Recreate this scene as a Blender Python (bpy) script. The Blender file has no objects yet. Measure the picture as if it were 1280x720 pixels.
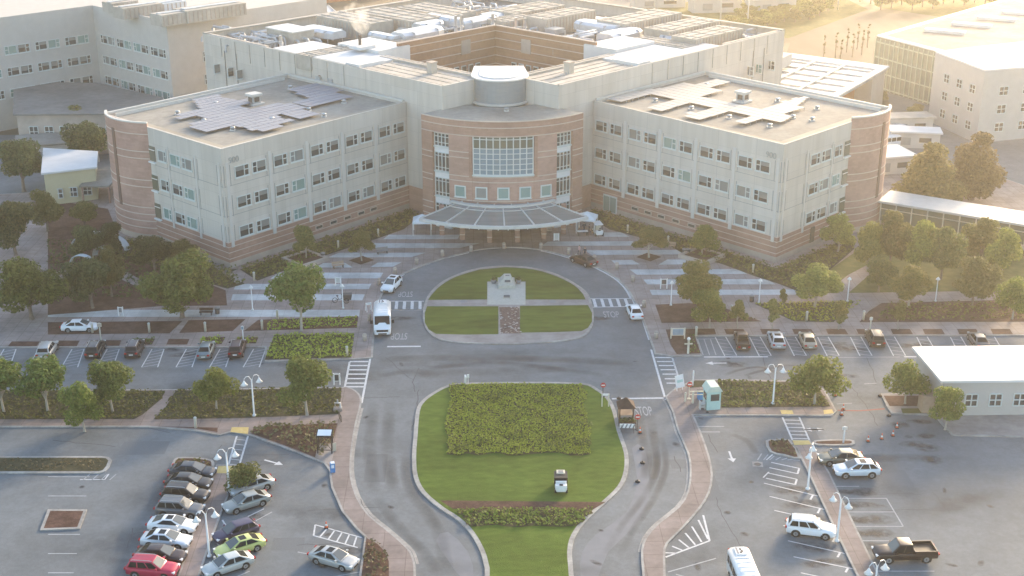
import bpy, bmesh, math, random
from math import sin, cos, pi, radians, sqrt, atan2, hypot
from mathutils import Vector, Matrix
random.seed(7)
S = bpy.context.scene
COL = S.collection
W = bpy.data.worlds.new("World"); S.world = W; W.use_nodes = True
# ------------------------------------------------------------------ camera
FPX, PITCH, YAW, CX, H = 1660., radians(21.28), radians(1.69), -4.29, 68.
cam = bpy.data.objects.new("camera", bpy.data.cameras.new("camera")); COL.objects.link(cam)
cam.location = (CX, 0, H); cam.rotation_euler = (pi/2-PITCH, 0, -YAW)
cam.data.sensor_width = 36; cam.data.lens = FPX/1280*36; cam.data.clip_end = 5000; cam.data.clip_start = 1
S.camera = cam
def g(px, py, z=0.):
    """a point of the photograph (1280 wide) -> the place on the level z it shows"""
    u = px-640; v = py-360
    y = FPX*cos(PITCH)-v*sin(PITCH); dz = -(FPX*sin(PITCH)+v*cos(PITCH))
    X = u*cos(YAW)+y*sin(YAW); Y = -u*sin(YAW)+y*cos(YAW); t = (z-H)/dz
    return (CX+X*t, Y*t)
def hdg(p, q):
    a = g(*p); b = g(*q); return atan2(b[1]-a[1], b[0]-a[0])
# ------------------------------------------------------------------ materials
def mat(name, c, c2=None, scale=1., rough=.85, metal=0., bump=0., bscale=None, detail=4., spec=.3, extra=None, coat=0., objspace=False, stretch=None):
    m = bpy.data.materials.new(name); m.use_nodes = True; nt = m.node_tree; n = nt.nodes; L = nt.links
    b = n['Principled BSDF']; b.inputs['Roughness'].default_value = rough; b.inputs['Metallic'].default_value = metal
    b.inputs['Specular IOR Level'].default_value = spec
    if coat: b.inputs['Coat Weight'].default_value = coat; b.inputs['Coat Roughness'].default_value = .08
    b.inputs['Base Color'].default_value = (*c, 1)
    if c2 or bump:
        if objspace: src = n.new('ShaderNodeTexCoord').outputs['Object']
        else: src = n.new('ShaderNodeNewGeometry').outputs['Position']
        if stretch:
            mp = n.new('ShaderNodeMapping'); mp.inputs['Scale'].default_value = stretch; L.new(src, mp.inputs['Vector']); src = mp.outputs[0]
    if c2:
        t = n.new('ShaderNodeTexNoise'); t.inputs['Scale'].default_value = scale; t.inputs['Detail'].default_value = detail
        t.inputs['Roughness'].default_value = .65
        L.new(src, t.inputs['Vector'])
        r = n.new('ShaderNodeValToRGB'); r.color_ramp.elements[0].position = .3; r.color_ramp.elements[1].position = .7
        r.color_ramp.elements[0].color = (*c, 1); r.color_ramp.elements[1].color = (*c2, 1)
        L.new(t.outputs['Fac'], r.inputs[0]); out = r.outputs[0]
        if extra:   # (scale, factor-lo, factor-hi): large blotches
            for (sc, lo, hi) in extra:
                t2 = n.new('ShaderNodeTexNoise'); t2.inputs['Scale'].default_value = sc; t2.inputs['Detail'].default_value = 3
                L.new(src, t2.inputs['Vector'])
                mr = n.new('ShaderNodeMapRange'); mr.inputs[1].default_value = .35; mr.inputs[2].default_value = .65
                mr.inputs[3].default_value = lo; mr.inputs[4].default_value = hi
                L.new(t2.outputs['Fac'], mr.inputs[0])
                mx = n.new('ShaderNodeMix'); mx.data_type = 'RGBA'; mx.blend_type = 'MULTIPLY'; mx.inputs[0].default_value = 1
                L.new(out, mx.inputs[6]); L.new(mr.outputs[0], mx.inputs[7]); out = mx.outputs[2]
        L.new(out, b.inputs['Base Color'])
    if bump:
        t3 = n.new('ShaderNodeTexNoise'); t3.inputs['Scale'].default_value = bscale or scale*4; t3.inputs['Detail'].default_value = 5
        L.new(src, t3.inputs['Vector'])
        bp = n.new('ShaderNodeBump'); bp.inputs['Strength'].default_value = bump; bp.inputs['Distance'].default_value = .1
        L.new(t3.outputs['Fac'], bp.inputs['Height']); L.new(bp.outputs[0], b.inputs['Normal'])
    return m
def leafmat(name, c, c2, trans=.35):
    m = bpy.data.materials.new(name); m.use_nodes = True; nt = m.node_tree; n = nt.nodes; L = nt.links
    b = n['Principled BSDF']; b.inputs['Roughness'].default_value = .6; b.inputs['Specular IOR Level'].default_value = .25
    ge = n.new('ShaderNodeNewGeometry'); r = n.new('ShaderNodeValToRGB')
    e = r.color_ramp.elements; e[0].color = (*c, 1); e[1].color = (*c2, 1)
    L.new(ge.outputs['Random Per Island'], r.inputs[0])
    oi = n.new('ShaderNodeObjectInfo'); hs = n.new('ShaderNodeHueSaturation')
    mr = n.new('ShaderNodeMapRange'); mr.inputs[3].default_value = .475; mr.inputs[4].default_value = .52
    mv = n.new('ShaderNodeMapRange'); mv.inputs[3].default_value = .8; mv.inputs[4].default_value = 1.2
    L.new(oi.outputs['Random'], mr.inputs[0]); L.new(oi.outputs['Random'], mv.inputs[0])
    L.new(mr.outputs[0], hs.inputs['Hue']); L.new(mv.outputs[0], hs.inputs['Value']); L.new(r.outputs[0], hs.inputs['Color'])
    L.new(hs.outputs[0], b.inputs['Base Color'])
    tr = n.new('ShaderNodeBsdfTranslucent'); L.new(hs.outputs[0], tr.inputs['Color'])
    ms = n.new('ShaderNodeMixShader'); ms.inputs[0].default_value = trans
    L.new(b.outputs[0], ms.inputs[1]); L.new(tr.outputs[0], ms.inputs[2]); L.new(ms.outputs[0], n['Material Output'].inputs['Surface'])
    return m
M = {}
M['asphalt'] = mat('asphalt', (.15,.168,.182), (.195,.215,.232), 9, .9, bump=.25, bscale=30, extra=[(.1,.86,1.08),(.6,.93,1.05),(2.2,.93,1.04)])
M['ground'] = mat('ground', (.16,.135,.1), (.24,.2,.15), .15, .95, extra=[(.02,.7,1.2)])
M['dirt'] = mat('dirt', (.14,.11,.085), (.2,.155,.12), .12, .95, extra=[(.03,.75,1.15)], stretch=(1,.35,1))
M['kerb'] = mat('kerb', (.3,.29,.28), (.42,.41,.39), 2.5, .9, extra=[(.5,.75,1.1)])
M['conc'] = mat('concrete', (.29,.26,.248), (.36,.325,.31), 1.5, .9, bump=.1, bscale=12, extra=[(.35,.82,1.1)])
def paver(name, c, c2, mortar, bs=1.2):
    m = mat(name, c, c2, 1.7, .9, extra=[(.25,.8,1.12)]); nt = m.node_tree; n = nt.nodes; L = nt.links
    b = n['Principled BSDF']; src = b.inputs['Base Color'].links[0].from_socket
    br = n.new('ShaderNodeTexBrick'); br.inputs['Scale'].default_value = 1; br.inputs['Brick Width'].default_value = bs; br.inputs['Row Height'].default_value = bs
    br.offset = 0; br.inputs['Mortar Size'].default_value = .03; br.inputs['Color1'].default_value = (1,1,1,1); br.inputs['Color2'].default_value = (.88,.88,.88,1); br.inputs['Mortar'].default_value = (*mortar,1)
    ge = n.new('ShaderNodeNewGeometry'); L.new(ge.outputs['Position'], br.inputs['Vector'])
    mx = n.new('ShaderNodeMix'); mx.data_type = 'RGBA'; mx.blend_type = 'MULTIPLY'; mx.inputs[0].default_value = 1
    L.new(src, mx.inputs[6]); L.new(br.outputs['Color'], mx.inputs[7]); L.new(mx.outputs[2], b.inputs['Base Color']); return m
M['paver'] = paver('paver', (.285,.24,.228), (.35,.298,.282), (.62,.6,.58), 1.5)
M['walk'] = paver('walk', (.24,.2,.19), (.3,.25,.235), (.65,.63,.6), 2.2)
M['band'] = paver('pale_band', (.46,.485,.5), (.55,.575,.59), (.8,.8,.8), 1.5)
M['white_line'] = mat('white_line', (.46,.48,.5), (.68,.69,.7), 3, .8)
M['faint_line'] = mat('faint_line', (.3,.32,.34), (.44,.46,.48), 2, .85)
M['yellow'] = mat('yellow_paint', (.5,.38,.14), (.6,.48,.22), 3, .8)
M['red_line'] = mat('red_line', (.22,.09,.08), (.3,.12,.1), 3, .8)
M['oil'] = mat('oil_stain', (.065,.07,.08), (.1,.105,.12), 1.5, .8)
M['rubber_mark'] = mat('rubber_mark', (.095,.102,.115), (.14,.15,.17), .9, .8, stretch=(1,.2,1))
M['pale_patch'] = mat('pale_patch', (.2,.215,.24), (.165,.18,.205), .5, .85)
M['lawn'] = mat('lawn', (.076,.122,.021), (.112,.168,.032), 1.2, .95, bump=.6, bscale=14, spec=.1, extra=[(.12,.86,1.12),(.9,.9,1.07)], stretch=(.6,1.3,1))
M['lawn2'] = mat('lawn_circle', (.082,.115,.022), (.118,.152,.034), .9, .95, bump=.5, bscale=14, spec=.1, extra=[(.15,.8,1.2),(.5,.88,1.1)], stretch=(.5,1.4,1))
M['grass_far'] = mat('grass_dry', (.1,.11,.035), (.17,.16,.06), .8, .95, bump=.5, bscale=8, spec=.1, extra=[(.1,.75,1.2)])
M['mulch'] = mat('mulch', (.085,.05,.04), (.14,.085,.068), 3, .95, bump=.6, bscale=12, spec=.1, extra=[(.6,.75,1.2)])
M['soil'] = mat('soil', (.06,.06,.035), (.1,.09,.055), 2, .95, bump=.6, bscale=10, spec=.1)
M['panelwall'] = mat('wall_panel', (.57,.535,.49), (.605,.57,.525), .9, .85, extra=[(.12,.95,1.03),(.9,.955,1.02)], stretch=(1,1,.1))
def panels(m, pw, ph):
    nt = m.node_tree; n = nt.nodes; L = nt.links; b = n['Principled BSDF']; src = b.inputs['Base Color'].links[0].from_socket
    ge = n.new('ShaderNodeNewGeometry'); sx = n.new('ShaderNodeSeparateXYZ'); L.new(ge.outputs['Position'], sx.inputs[0])
    ad = n.new('ShaderNodeMath'); ad.operation = 'MULTIPLY_ADD'; L.new(sx.outputs[1], ad.inputs[0]); ad.inputs[1].default_value = .3; L.new(sx.outputs[0], ad.inputs[2])
    cb = n.new('ShaderNodeCombineXYZ'); L.new(ad.outputs[0], cb.inputs[0]); L.new(sx.outputs[2], cb.inputs[1])
    br = n.new('ShaderNodeTexBrick'); br.offset = 0; br.inputs['Scale'].default_value = 1; br.inputs['Brick Width'].default_value = pw; br.inputs['Row Height'].default_value = ph
    br.inputs['Mortar Size'].default_value = .025; br.inputs['Color1'].default_value = (1,1,1,1); br.inputs['Color2'].default_value = (.93,.925,.915,1); br.inputs['Mortar'].default_value = (.8,.8,.8,1)
    L.new(cb.outputs[0], br.inputs['Vector']); mx = n.new('ShaderNodeMix'); mx.data_type = 'RGBA'; mx.blend_type = 'MULTIPLY'; mx.inputs[0].default_value = 1
    L.new(src, mx.inputs[6]); L.new(br.outputs['Color'], mx.inputs[7]); L.new(mx.outputs[2], b.inputs['Base Color'])
panels(M['panelwall'], 3.1, 2.25)
M['pil'] = mat('pilaster_white', (.57,.55,.52), (.6,.58,.55), 1, .85)
M['groove'] = mat('groove_grey', (.26,.26,.26), (.31,.31,.31), 1, .9)
def brick(name, c, c2, mort):
    m = mat(name, c, c2, 1.2, .9, extra=[(.2,.88,1.08)]); nt = m.node_tree; n = nt.nodes; L = nt.links
    b = n['Principled BSDF']; src = b.inputs['Base Color'].links[0].from_socket
    ge = n.new('ShaderNodeNewGeometry'); sx = n.new('ShaderNodeSeparateXYZ'); L.new(ge.outputs['Position'], sx.inputs[0])
    ad = n.new('ShaderNodeMath'); ad.operation = 'ADD'; L.new(sx.outputs[0], ad.inputs[0]); L.new(sx.outputs[1], ad.inputs[1])
    cb = n.new('ShaderNodeCombineXYZ'); L.new(ad.outputs[0], cb.inputs[0]); L.new(sx.outputs[2], cb.inputs[1])
    br = n.new('ShaderNodeTexBrick'); br.inputs['Scale'].default_value = 1; br.inputs['Brick Width'].default_value = .8; br.inputs['Row Height'].default_value = .3
    br.inputs['Mortar Size'].default_value = .02; br.inputs['Color1'].default_value = (1,1,1,1); br.inputs['Color2'].default_value = (.86,.86,.86,1); br.inputs['Mortar'].default_value = (*mort,1)
    L.new(cb.outputs[0], br.inputs['Vector'])
    mx = n.new('ShaderNodeMix'); mx.data_type = 'RGBA'; mx.blend_type = 'MULTIPLY'; mx.inputs[0].default_value = 1
    L.new(src, mx.inputs[6]); L.new(br.outputs['Color'], mx.inputs[7]); L.new(mx.outputs[2], b.inputs['Base Color']); return m
M['brick'] = brick('brick', (.375,.225,.178), (.43,.268,.215), (.85,.85,.85))
M['brickp'] = brick('brick_pink', (.44,.275,.228), (.495,.32,.268), (.9,.9,.9))
M['brickc'] = brick('brick_court', (.33,.19,.125), (.39,.235,.155), (.9,.9,.9))
M['bline'] = mat('brick_line', (.56,.47,.42), (.62,.53,.47), 1, .85)
M['slot'] = mat('slot_brown', (.17,.11,.09), (.2,.13,.11), 1, .9)
M['plinth'] = mat('plinth', (.4,.34,.3), (.46,.4,.355), 1, .9, extra=[(.3,.85,1.08)])
M['frame'] = mat('window_frame', (.6,.64,.63), None, rough=.5)
def glassm(name, c, rough=.08, c2=None):
    return mat(name, c, c2, .6, rough, spec=.8) if c2 else mat(name, c, None, rough=rough, spec=.8)
M['gd'] = glassm('glass_dark', (.05,.06,.065)); M['gt'] = glassm('glass_teal', (.2,.32,.3), .15); M['gb'] = glassm('glass_blind', (.2,.22,.22), .3)
M['go'] = glassm('glass_olive', (.13,.14,.11)); M['gblue'] = glassm('glass_blue', (.2,.28,.33), .1)
M['canopyglass'] = mat('canopy_glass', (.16,.18,.18), (.22,.24,.24), .4, .25, spec=.6, stretch=(.3,2,1))
M['roofgrey'] = mat('roof_gravel', (.25,.245,.225), (.31,.3,.275), 1.2, .95, bump=.2, bscale=8, extra=[(.06,.8,1.15),(.3,.9,1.08)])
M['rooftan'] = mat('roof_tan', (.33,.3,.25), (.41,.375,.31), 1, .95, extra=[(.1,.85,1.12)])
M['roofdark'] = mat('roof_dark', (.17,.17,.165), (.22,.215,.21), .8, .95, extra=[(.1,.85,1.1)])
M['whiteroof'] = mat('white_membrane', (.62,.63,.64), (.7,.7,.7), .5, .6, extra=[(.2,.9,1.03)])
M['whitecap'] = mat('white_cap', (.52,.52,.5), (.6,.6,.58), 1, .6)
M['louver'] = mat('louver_beige', (.38,.355,.32), (.47,.44,.4), .9, .8, extra=[(.3,.85,1.1)])
M['metal'] = mat('galvanised', (.42,.44,.46), (.55,.57,.59), 1.2, .45, .5, extra=[(.4,.8,1.1)])
M['duct'] = mat('duct_silver', (.52,.55,.59), (.66,.69,.72), .8, .4, .35)
M['pipe'] = mat('pipe_grey', (.4,.41,.42), (.55,.55,.55), 2, .5, .2)
M['drum'] = mat('drum_metal', (.22,.275,.31), (.27,.32,.355), .5, .4, .25, stretch=(1,1,8))
M['pv'] = mat('solar_cell', (.23,.24,.285), (.265,.275,.32), .25, .5, spec=.3)
M['pv2'] = mat('solar_cell_pale', (.45,.43,.405), (.51,.49,.465), .25, .6, spec=.2)  # glare of sky and sun on the right array, painted as a pale colour
M['white'] = mat('white_paint', (.74,.75,.75), (.8,.8,.8), 2, .4)
M['ivory'] = mat('ivory', (.62,.58,.48), None, rough=.6)
M['black'] = mat('black', (.02,.02,.022), None, rough=.5)
M['dgrey'] = mat('dark_grey', (.08,.08,.085), None, rough=.6)
M['grey'] = mat('mid_grey', (.25,.25,.26), None, rough=.6)
M['tyre'] = mat('tyre', (.018,.018,.019), None, rough=.8)
M['rim'] = mat('rim', (.42,.43,.44), None, rough=.35, metal=.7)
M['cglass'] = mat('car_glass', (.012,.014,.016), None, rough=.2, spec=.2); M['cglass2'] = glassm('car_windshield', (.09,.105,.11), .08)
M['red_lamp'] = mat('tail_lamp', (.4,.02,.02), None, rough=.25); M['clear_lamp'] = mat('head_lamp', (.75,.77,.78), None, rough=.15)
M['red'] = mat('red_sign', (.5,.05,.05), None, rough=.5); M['orange'] = mat('cone_orange', (.7,.14,.06), None, rough=.6)
M['teal'] = mat('booth_teal', (.4,.6,.56), (.5,.68,.64), 1, .5); M['tealroof'] = mat('booth_roof', (.45,.58,.54), (.6,.66,.55), 1, .5)
M['cream'] = mat('cream_wall', (.55,.5,.33), (.6,.55,.38), .6, .85)
M['brown'] = mat('brown_roof', (.05,.03,.026), (.08,.048,.04), 2, .8); M['tanwood'] = mat('tan_wood', (.36,.26,.19), (.43,.32,.24), 2, .8)
M['bark'] = mat('bark', (.16,.125,.1), (.24,.195,.16), 4, .9, objspace=True); M['palebark'] = mat('pale_bark', (.34,.31,.26), (.42,.38,.33), 4, .9, objspace=True)
M['skin'] = mat('skin', (.5,.32,.24), None, rough=.6); M['hair'] = mat('hair', (.03,.022,.018), None, rough=.6)
M['shirtp'] = mat('shirt_pink', (.55,.33,.32), None); M['shirtd'] = mat('shirt_dark', (.05,.05,.07), None); M['trouser'] = mat('trousers', (.06,.065,.09), None)
M['blue'] = mat('blue_plastic', (.08,.25,.55), None, rough=.4); M['bluepanel'] = mat('blue_panel', (.22,.3,.38), (.3,.38,.45), 2, .5)
M['stone'] = mat('stone_pale', (.42,.41,.36), (.52,.5,.45), 3, .8); M['plaque'] = mat('plaque', (.1,.1,.11), None, rough=.4)
M['orangewall'] = mat('orange_wall', (.5,.22,.1), (.55,.26,.13), .5, .8); M['wallfar'] = mat('wall_far', (.47,.45,.425), (.52,.5,.475), .6, .85)
M['facadeg'] = mat('facade_glass', (.2,.21,.17), (.3,.3,.22), .5, .2, spec=.6); M['palegreen'] = mat('panel_green', (.42,.45,.35), (.48,.5,.4), .5, .6)
M['tent'] = mat('tent_fabric', (.7,.76,.82), (.76,.81,.86), 1, .7)
M['rust'] = mat('rock_brown', (.13,.085,.07), (.22,.15,.125), 4, .95, bump=.7, bscale=8); M['pebble'] = mat('pale_rock', (.45,.4,.37), None)
LF = dict(green=leafmat('leaf_green', (.07,.105,.022), (.2,.245,.06)), bright=leafmat('leaf_bright', (.1,.145,.026), (.26,.31,.07)),
  olive=leafmat('leaf_olive', (.115,.125,.034), (.25,.25,.08)), dark=leafmat('leaf_dark', (.05,.07,.026), (.14,.16,.06)),
  brown=leafmat('leaf_brown', (.1,.085,.03), (.22,.18,.065)), yellow=leafmat('leaf_yellow', (.15,.165,.036), (.34,.34,.085)),
  ivy=leafmat('leaf_ivy', (.2,.25,.025), (.39,.45,.08), .3), ivydark=leafmat('leaf_ivy_dark', (.08,.105,.024), (.19,.215,.06), .2),
  hedge=leafmat('leaf_hedge', (.08,.078,.02), (.165,.15,.045), .2), dry=leafmat('leaf_dry', (.11,.09,.045), (.2,.17,.085), .2))
# ------------------------------------------------------------------ mesh builder
def area(p): return sum(p[i][0]*p[(i+1) % len(p)][1]-p[(i+1) % len(p)][0]*p[i][1] for i in range(len(p)))/2
def ccw(p): return list(p) if area(p) > 0 else list(p)[::-1]
def offset(p, d):
    """move a CCW outline outward by d"""
    n = len(p); out = []
    for i in range(n):
        a, b, c = p[i-1], p[i], p[(i+1) % n]
        d1 = (b[0]-a[0], b[1]-a[1]); d2 = (c[0]-b[0], c[1]-b[1])
        l1 = hypot(*d1) or 1e-6; l2 = hypot(*d2) or 1e-6
        n1 = (d1[1]/l1, -d1[0]/l1); n2 = (d2[1]/l2, -d2[0]/l2)
        k = 1+n1[0]*n2[0]+n1[1]*n2[1]; k = max(k, .35)
        out.append((b[0]+d*(n1[0]+n2[0])/k, b[1]+d*(n1[1]+n2[1])/k))
    return out
def sm(p, k=4, closed=True):
    n = len(p); out = []
    for i in range(n if closed else n-1):
        P = [p[(i+j) % n] if closed else p[min(max(i+j, 0), n-1)] for j in (-1, 0, 1, 2)]
        for s in range(k):
            t = s/k
            out.append(tuple(.5*(2*P[1][c]+(P[2][c]-P[0][c])*t+(2*P[0][c]-5*P[1][c]+4*P[2][c]-P[3][c])*t*t+(3*P[1][c]-P[0][c]-3*P[2][c]+P[3][c])*t**3) for c in (0, 1)))
    if not closed: out.append(tuple(p[-1]))
    return out
def G(pts, z=0.): return [g(x, y, z) for x, y in pts]
def inside(x, y, p):
    r = False; j = len(p)-1
    for i in range(len(p)):
        if (p[i][1] > y) != (p[j][1] > y) and x < (p[j][0]-p[i][0])*(y-p[i][1])/(p[j][1]-p[i][1])+p[i][0]: r = not r
        j = i
    return r
class MB:
    def __init__(s): s.v = []; s.f = []; s.mi = []; s.sm = []; s.m = 0; s.smooth = False
    def face(s, idx): s.f.append(idx); s.mi.append(s.m); s.sm.append(s.smooth)
    def pts(s, ps): k = len(s.v); s.v += [tuple(p) for p in ps]; return list(range(k, k+len(ps)))
    def poly(s, ps): s.face(s.pts(ps))
    def sheet(s, outline, z): s.poly([(x, y, z) for x, y in ccw(outline)])
    def prism(s, outline, z0, z1, bottom=True):
        o = ccw(outline); n = len(o); a = s.pts([(x, y, z0) for x, y in o]); b = s.pts([(x, y, z1) for x, y in o])
        s.face(b)
        if bottom: s.face(a[::-1])
        for i in range(n): j = (i+1) % n; s.face([a[i], a[j], b[j], b[i]])
    def hexa(s, p):   # 8 points: bottom 4 CCW then top 4
        i = s.pts(p)
        for q in ((3,2,1,0),(4,5,6,7),(0,1,5,4),(1,2,6,5),(2,3,7,6),(3,0,4,7)): s.face([i[k] for k in q])
    def box(s, c, size, rz=0., tilt=0.):
        hx, hy, hz = size[0]/2, size[1]/2, size[2]/2; R = Matrix.Rotation(rz, 3, 'Z') @ Matrix.Rotation(tilt, 3, 'X')
        ps = [Vector(c)+R @ Vector((x*hx, y*hy, z*hz)) for z in (-1, 1) for x, y in ((-1,-1),(1,-1),(1,1),(-1,1))]
        s.hexa(ps)
    def tube(s, path, r, n=8, cap=True):
        path = [Vector(p) for p in path]; rs = r if isinstance(r, (list, tuple)) else [r]*len(path); rings = []
        for i, p in enumerate(path):
            d = (path[min(i+1, len(path)-1)]-path[max(i-1, 0)]); d.normalize() if d.length else None
            up = Vector((0,0,1)) if abs(d.z) < .95 else Vector((1,0,0))
            x = d.cross(up).normalized(); y = x.cross(d).normalized()
            rings.append(s.pts([p+rs[i]*(cos(2*pi*k/n)*x+sin(2*pi*k/n)*y) for k in range(n)]))
        sv = s.smooth; s.smooth = True
        for a, b in zip(rings, rings[1:]):
            for k in range(n): s.face([a[k], b[k], b[(k+1) % n], a[(k+1) % n]][::-1])
        s.smooth = sv
        if cap: s.face(rings[0]); s.face(rings[-1][::-1])
    def lathe(s, prof, c=(0,0,0), n=14):
        rings = [s.pts([(c[0]+r*cos(2*pi*k/n), c[1]+r*sin(2*pi*k/n), c[2]+z) for k in range(n)]) for r, z in prof]
        sv = s.smooth; s.smooth = True
        for a, b in zip(rings, rings[1:]):
            for k in range(n): s.face([a[k], a[(k+1) % n], b[(k+1) % n], b[k]])
        s.smooth = sv; s.face(rings[0][::-1]); s.face(rings[-1])
    def ann(s, c, r0, r1, a0, a1, z0, z1, n=16):
        """part of a ring; angle 0 points towards the camera (-Y)"""
        A = [a0+(a1-a0)*i/n for i in range(n+1)]
        o = [(c[0]+r1*sin(a), c[1]-r1*cos(a)) for a in A]+[(c[0]+r0*sin(a), c[1]-r0*cos(a)) for a in A[::-1]]
        k = len(s.f); a = s.pts([(x, y, z0) for x, y in o]); b = s.pts([(x, y, z1) for x, y in o]); N = len(o)
        for i in range(n):
            j = N-1-i; s.face([b[i], b[i+1], b[j-1], b[j]]); s.face([a[j], a[j-1], a[i+1], a[i]])
        for i in range(N): j = (i+1) % N; s.face([a[i], a[j], b[j], b[i]])
    def strip(s, path, w, z):
        n = len(path)
        L = []; R = []
        for i, p in enumerate(path):
            a = path[max(i-1, 0)]; b = path[min(i+1, n-1)]; d = (b[0]-a[0], b[1]-a[1]); l = hypot(*d) or 1
            nx, ny = -d[1]/l*w/2, d[0]/l*w/2; L.append((p[0]+nx, p[1]+ny, z)); R.append((p[0]-nx, p[1]-ny, z))
        a = s.pts(L); b = s.pts(R)
        for i in range(n-1): s.face([b[i], b[i+1], a[i+1], a[i]])
    def build(s, name, mats, parent=None, world=False, loc=None, rz=0.):
        me = bpy.data.meshes.new(name); vs = s.v
        if world:
            if parent: o0 = parent.location
            else:
                xs = [p[0] for p in vs]; ys = [p[1] for p in vs]; zs = [p[2] for p in vs]
                o0 = Vector(((min(xs)+max(xs))/2, (min(ys)+max(ys))/2, min(zs)))
            vs = [(p[0]-o0.x, p[1]-o0.y, p[2]-o0.z) for p in vs]
        me.from_pydata(vs, [], s.f)
        for m in (mats if isinstance(mats, (list, tuple)) else [mats]): me.materials.append(m)
        me.polygons.foreach_set('material_index', s.mi); me.polygons.foreach_set('use_smooth', s.sm); me.update()
        o = bpy.data.objects.new(name, me); COL.objects.link(o); o.parent = parent
        if world and not parent: o.location = o0
        if loc: o.location = loc
        o.rotation_euler.z = rz
        return o
def tag(o, label, cat, group=None):
    o['label'] = label; o['category'] = cat
    if group: o['group'] = group
    return o
def thing(name, label, cat, loc=(0,0,0), rz=0., group=None):
    o = bpy.data.objects.new(name, None); COL.objects.link(o); o.location = loc; o.rotation_euler.z = rz; o.empty_display_size = .3
    return tag(o, label, cat, group)
def kids(o): return [c for c in bpy.data.objects if c.parent == o]
KC = {}
def kidtree(o):
    if o.name not in KC: KC[o.name] = [(c, [d for d in kids(c)]) for c in kids(o)]
    return KC[o.name]
def dup(o, loc, rz=0., scale=None, label=None, cat=None, group=None, paint=None):
    tree = kidtree(o)
    r = o.copy(); COL.objects.link(r); r.location = loc; r.rotation_euler.z = rz
    if scale: r.scale = scale
    if label: r['label'] = label
    if cat: r['category'] = cat
    if group: r['group'] = group
    elif 'group' in r: del r['group']
    new = []
    for c, gs in tree:
        q = c.copy(); COL.objects.link(q); q.parent = r; new.append(q)
        for d in gs: e = d.copy(); COL.objects.link(e); e.parent = q; new.append(e)
    if paint: repaint(new, paint)
    return r
def repaint(objs, paint):
    for q in objs:
        if q.type == 'MESH':
            for i, sl in enumerate(q.material_slots):
                if sl.material and sl.material.name.startswith('PAINT'): sl.link = 'OBJECT'; sl.material = paint
def struct(name, mb, mats, kind='structure'):
    o = mb.build(name, mats, world=True); o['kind'] = kind; return o
def sheet(name, outlines, z, m, kind='structure'):
    b = MB()
    for o in outlines: b.sheet(o, z)
    return struct(name, b, m, kind)
def slab(name, outline, fill, kw=.3, h=.13, kerbmat='kerb', fillname=None, fillkind='structure'):
    o = ccw(outline); b = MB(); b.prism(o, -.05, h, False); struct('kerb', b, M[kerbmat])
    return sheet(fillname or name, [offset(o, -kw)], h+.005, M[fill], fillkind)
def scatter(name, outlines, dens, size, h, m, kind='stuff', z=.14, seed=1, tilt=.7):
    R = random.Random(seed); b = MB()
    for o in outlines:
        xs = [p[0] for p in o]; ys = [p[1] for p in o]; N = int(abs(area(o))*dens); k = 0
        bx = (max(xs)-min(xs))*(max(ys)-min(ys))
        for _ in range(int(bx*dens)):
            x = R.uniform(min(xs), max(xs)); y = R.uniform(min(ys), max(ys))
            if not inside(x, y, o): continue
            leaf(b, Vector((x, y, z+h*R.uniform(.35, 1)*(.75+.25*sin(x*1.3+2)*sin(y*1.7)))), Vector((R.gauss(0, tilt), R.gauss(0, tilt), 1)), R.uniform(.6, 1.3)*size, R)
    o = b.build(name, m, world=True); o['kind'] = kind; return o
def leaf(b, c, nrm, s, R):
    nrm = nrm.normalized(); t = nrm.orthogonal().normalized(); t = Matrix.Rotation(R.uniform(0, 6.28), 3, nrm) @ t; u = nrm.cross(t)
    bend = nrm*s*.18
    b.poly([c-t*s*.5-bend, c+u*s*.42, c+t*s*.55-bend, c-u*s*.42])

# ================================================================== SETTING
b = MB(); b.sheet([(-1500,-200),(1500,-200),(1500,2500),(-1500,2500)], -.03); struct('ground', b, M['ground'])
sheet('asphalt_road', [[(-170,60),(170,60),(170,185),(150,262),(-150,262),(-170,185)]], 0, M['asphalt'])
Z1 = .135   # top of kerbed ground
# central island
isl = sm(G([(604,800),(606,720),(605,708),(600,690),(587,667),(570,650),(550,637),(527,617),(517,597),(515,572),(517,545),(520,515),(527,502),(542,491),(557,483.5),(573,480),(640,478.5),(725,479.5),(747,487),(762,499),(770,515),(776,540),(785,567),(785,590),(777,610),(757,630),(735,650),(720,670),(715,690),(717,720),(720,800)]), 3)
slab('island', isl, 'lawn', .45, fillname='lawn', fillkind='stuff')
Rh = random.Random(77)
def ragged(pts, k=9, j=.55):
    o = []
    for a, c in zip(pts, pts[1:]+pts[:1]): o += [(a[0]+(c[0]-a[0])*i/k+Rh.uniform(-j,j)*(i > 0), a[1]+(c[1]-a[1])*i/k+Rh.uniform(-j,j)*(i > 0)) for i in range(k)]
    return o
hedge = ragged(G([(562,482.5),(730,482.5),(738,569),(558,569)]), 14, .35)
sheet('bed_soil', [hedge], Z1+.006, M['soil'])
scatter('hedge_bed', [hedge], 60, .21, .36, LF['ivy'], seed=2); scatter('hedge_bed', [ragged(sm([(cx_+rx*cos(k*.785), cy_+ry*sin(k*.785)) for k in range(8)], 2), 1, 0) for cx_, cy_, rx, ry in [(Rh.uniform(-6.5,7.5), Rh.uniform(126.5,140.5), Rh.uniform(.4,1.6), Rh.uniform(.3,.9)) for _ in range(26)]], 22, .25, .5, LF['ivydark'], seed=31)
mst = G([(550,627),(757,629),(741,638.5),(566,637.5)]); sheet('mulch_strip', [mst], Z1+.006, M['mulch'])
ivy2 = ragged(G([(572,638),(743,637),(722,658),(590,660)]), 9, .3); sheet('bed_soil', [ivy2], Z1+.007, M['soil'])
scatter('ivy_bed', [ivy2], 26, .28, .4, LF['bright'], seed=3)
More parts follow.
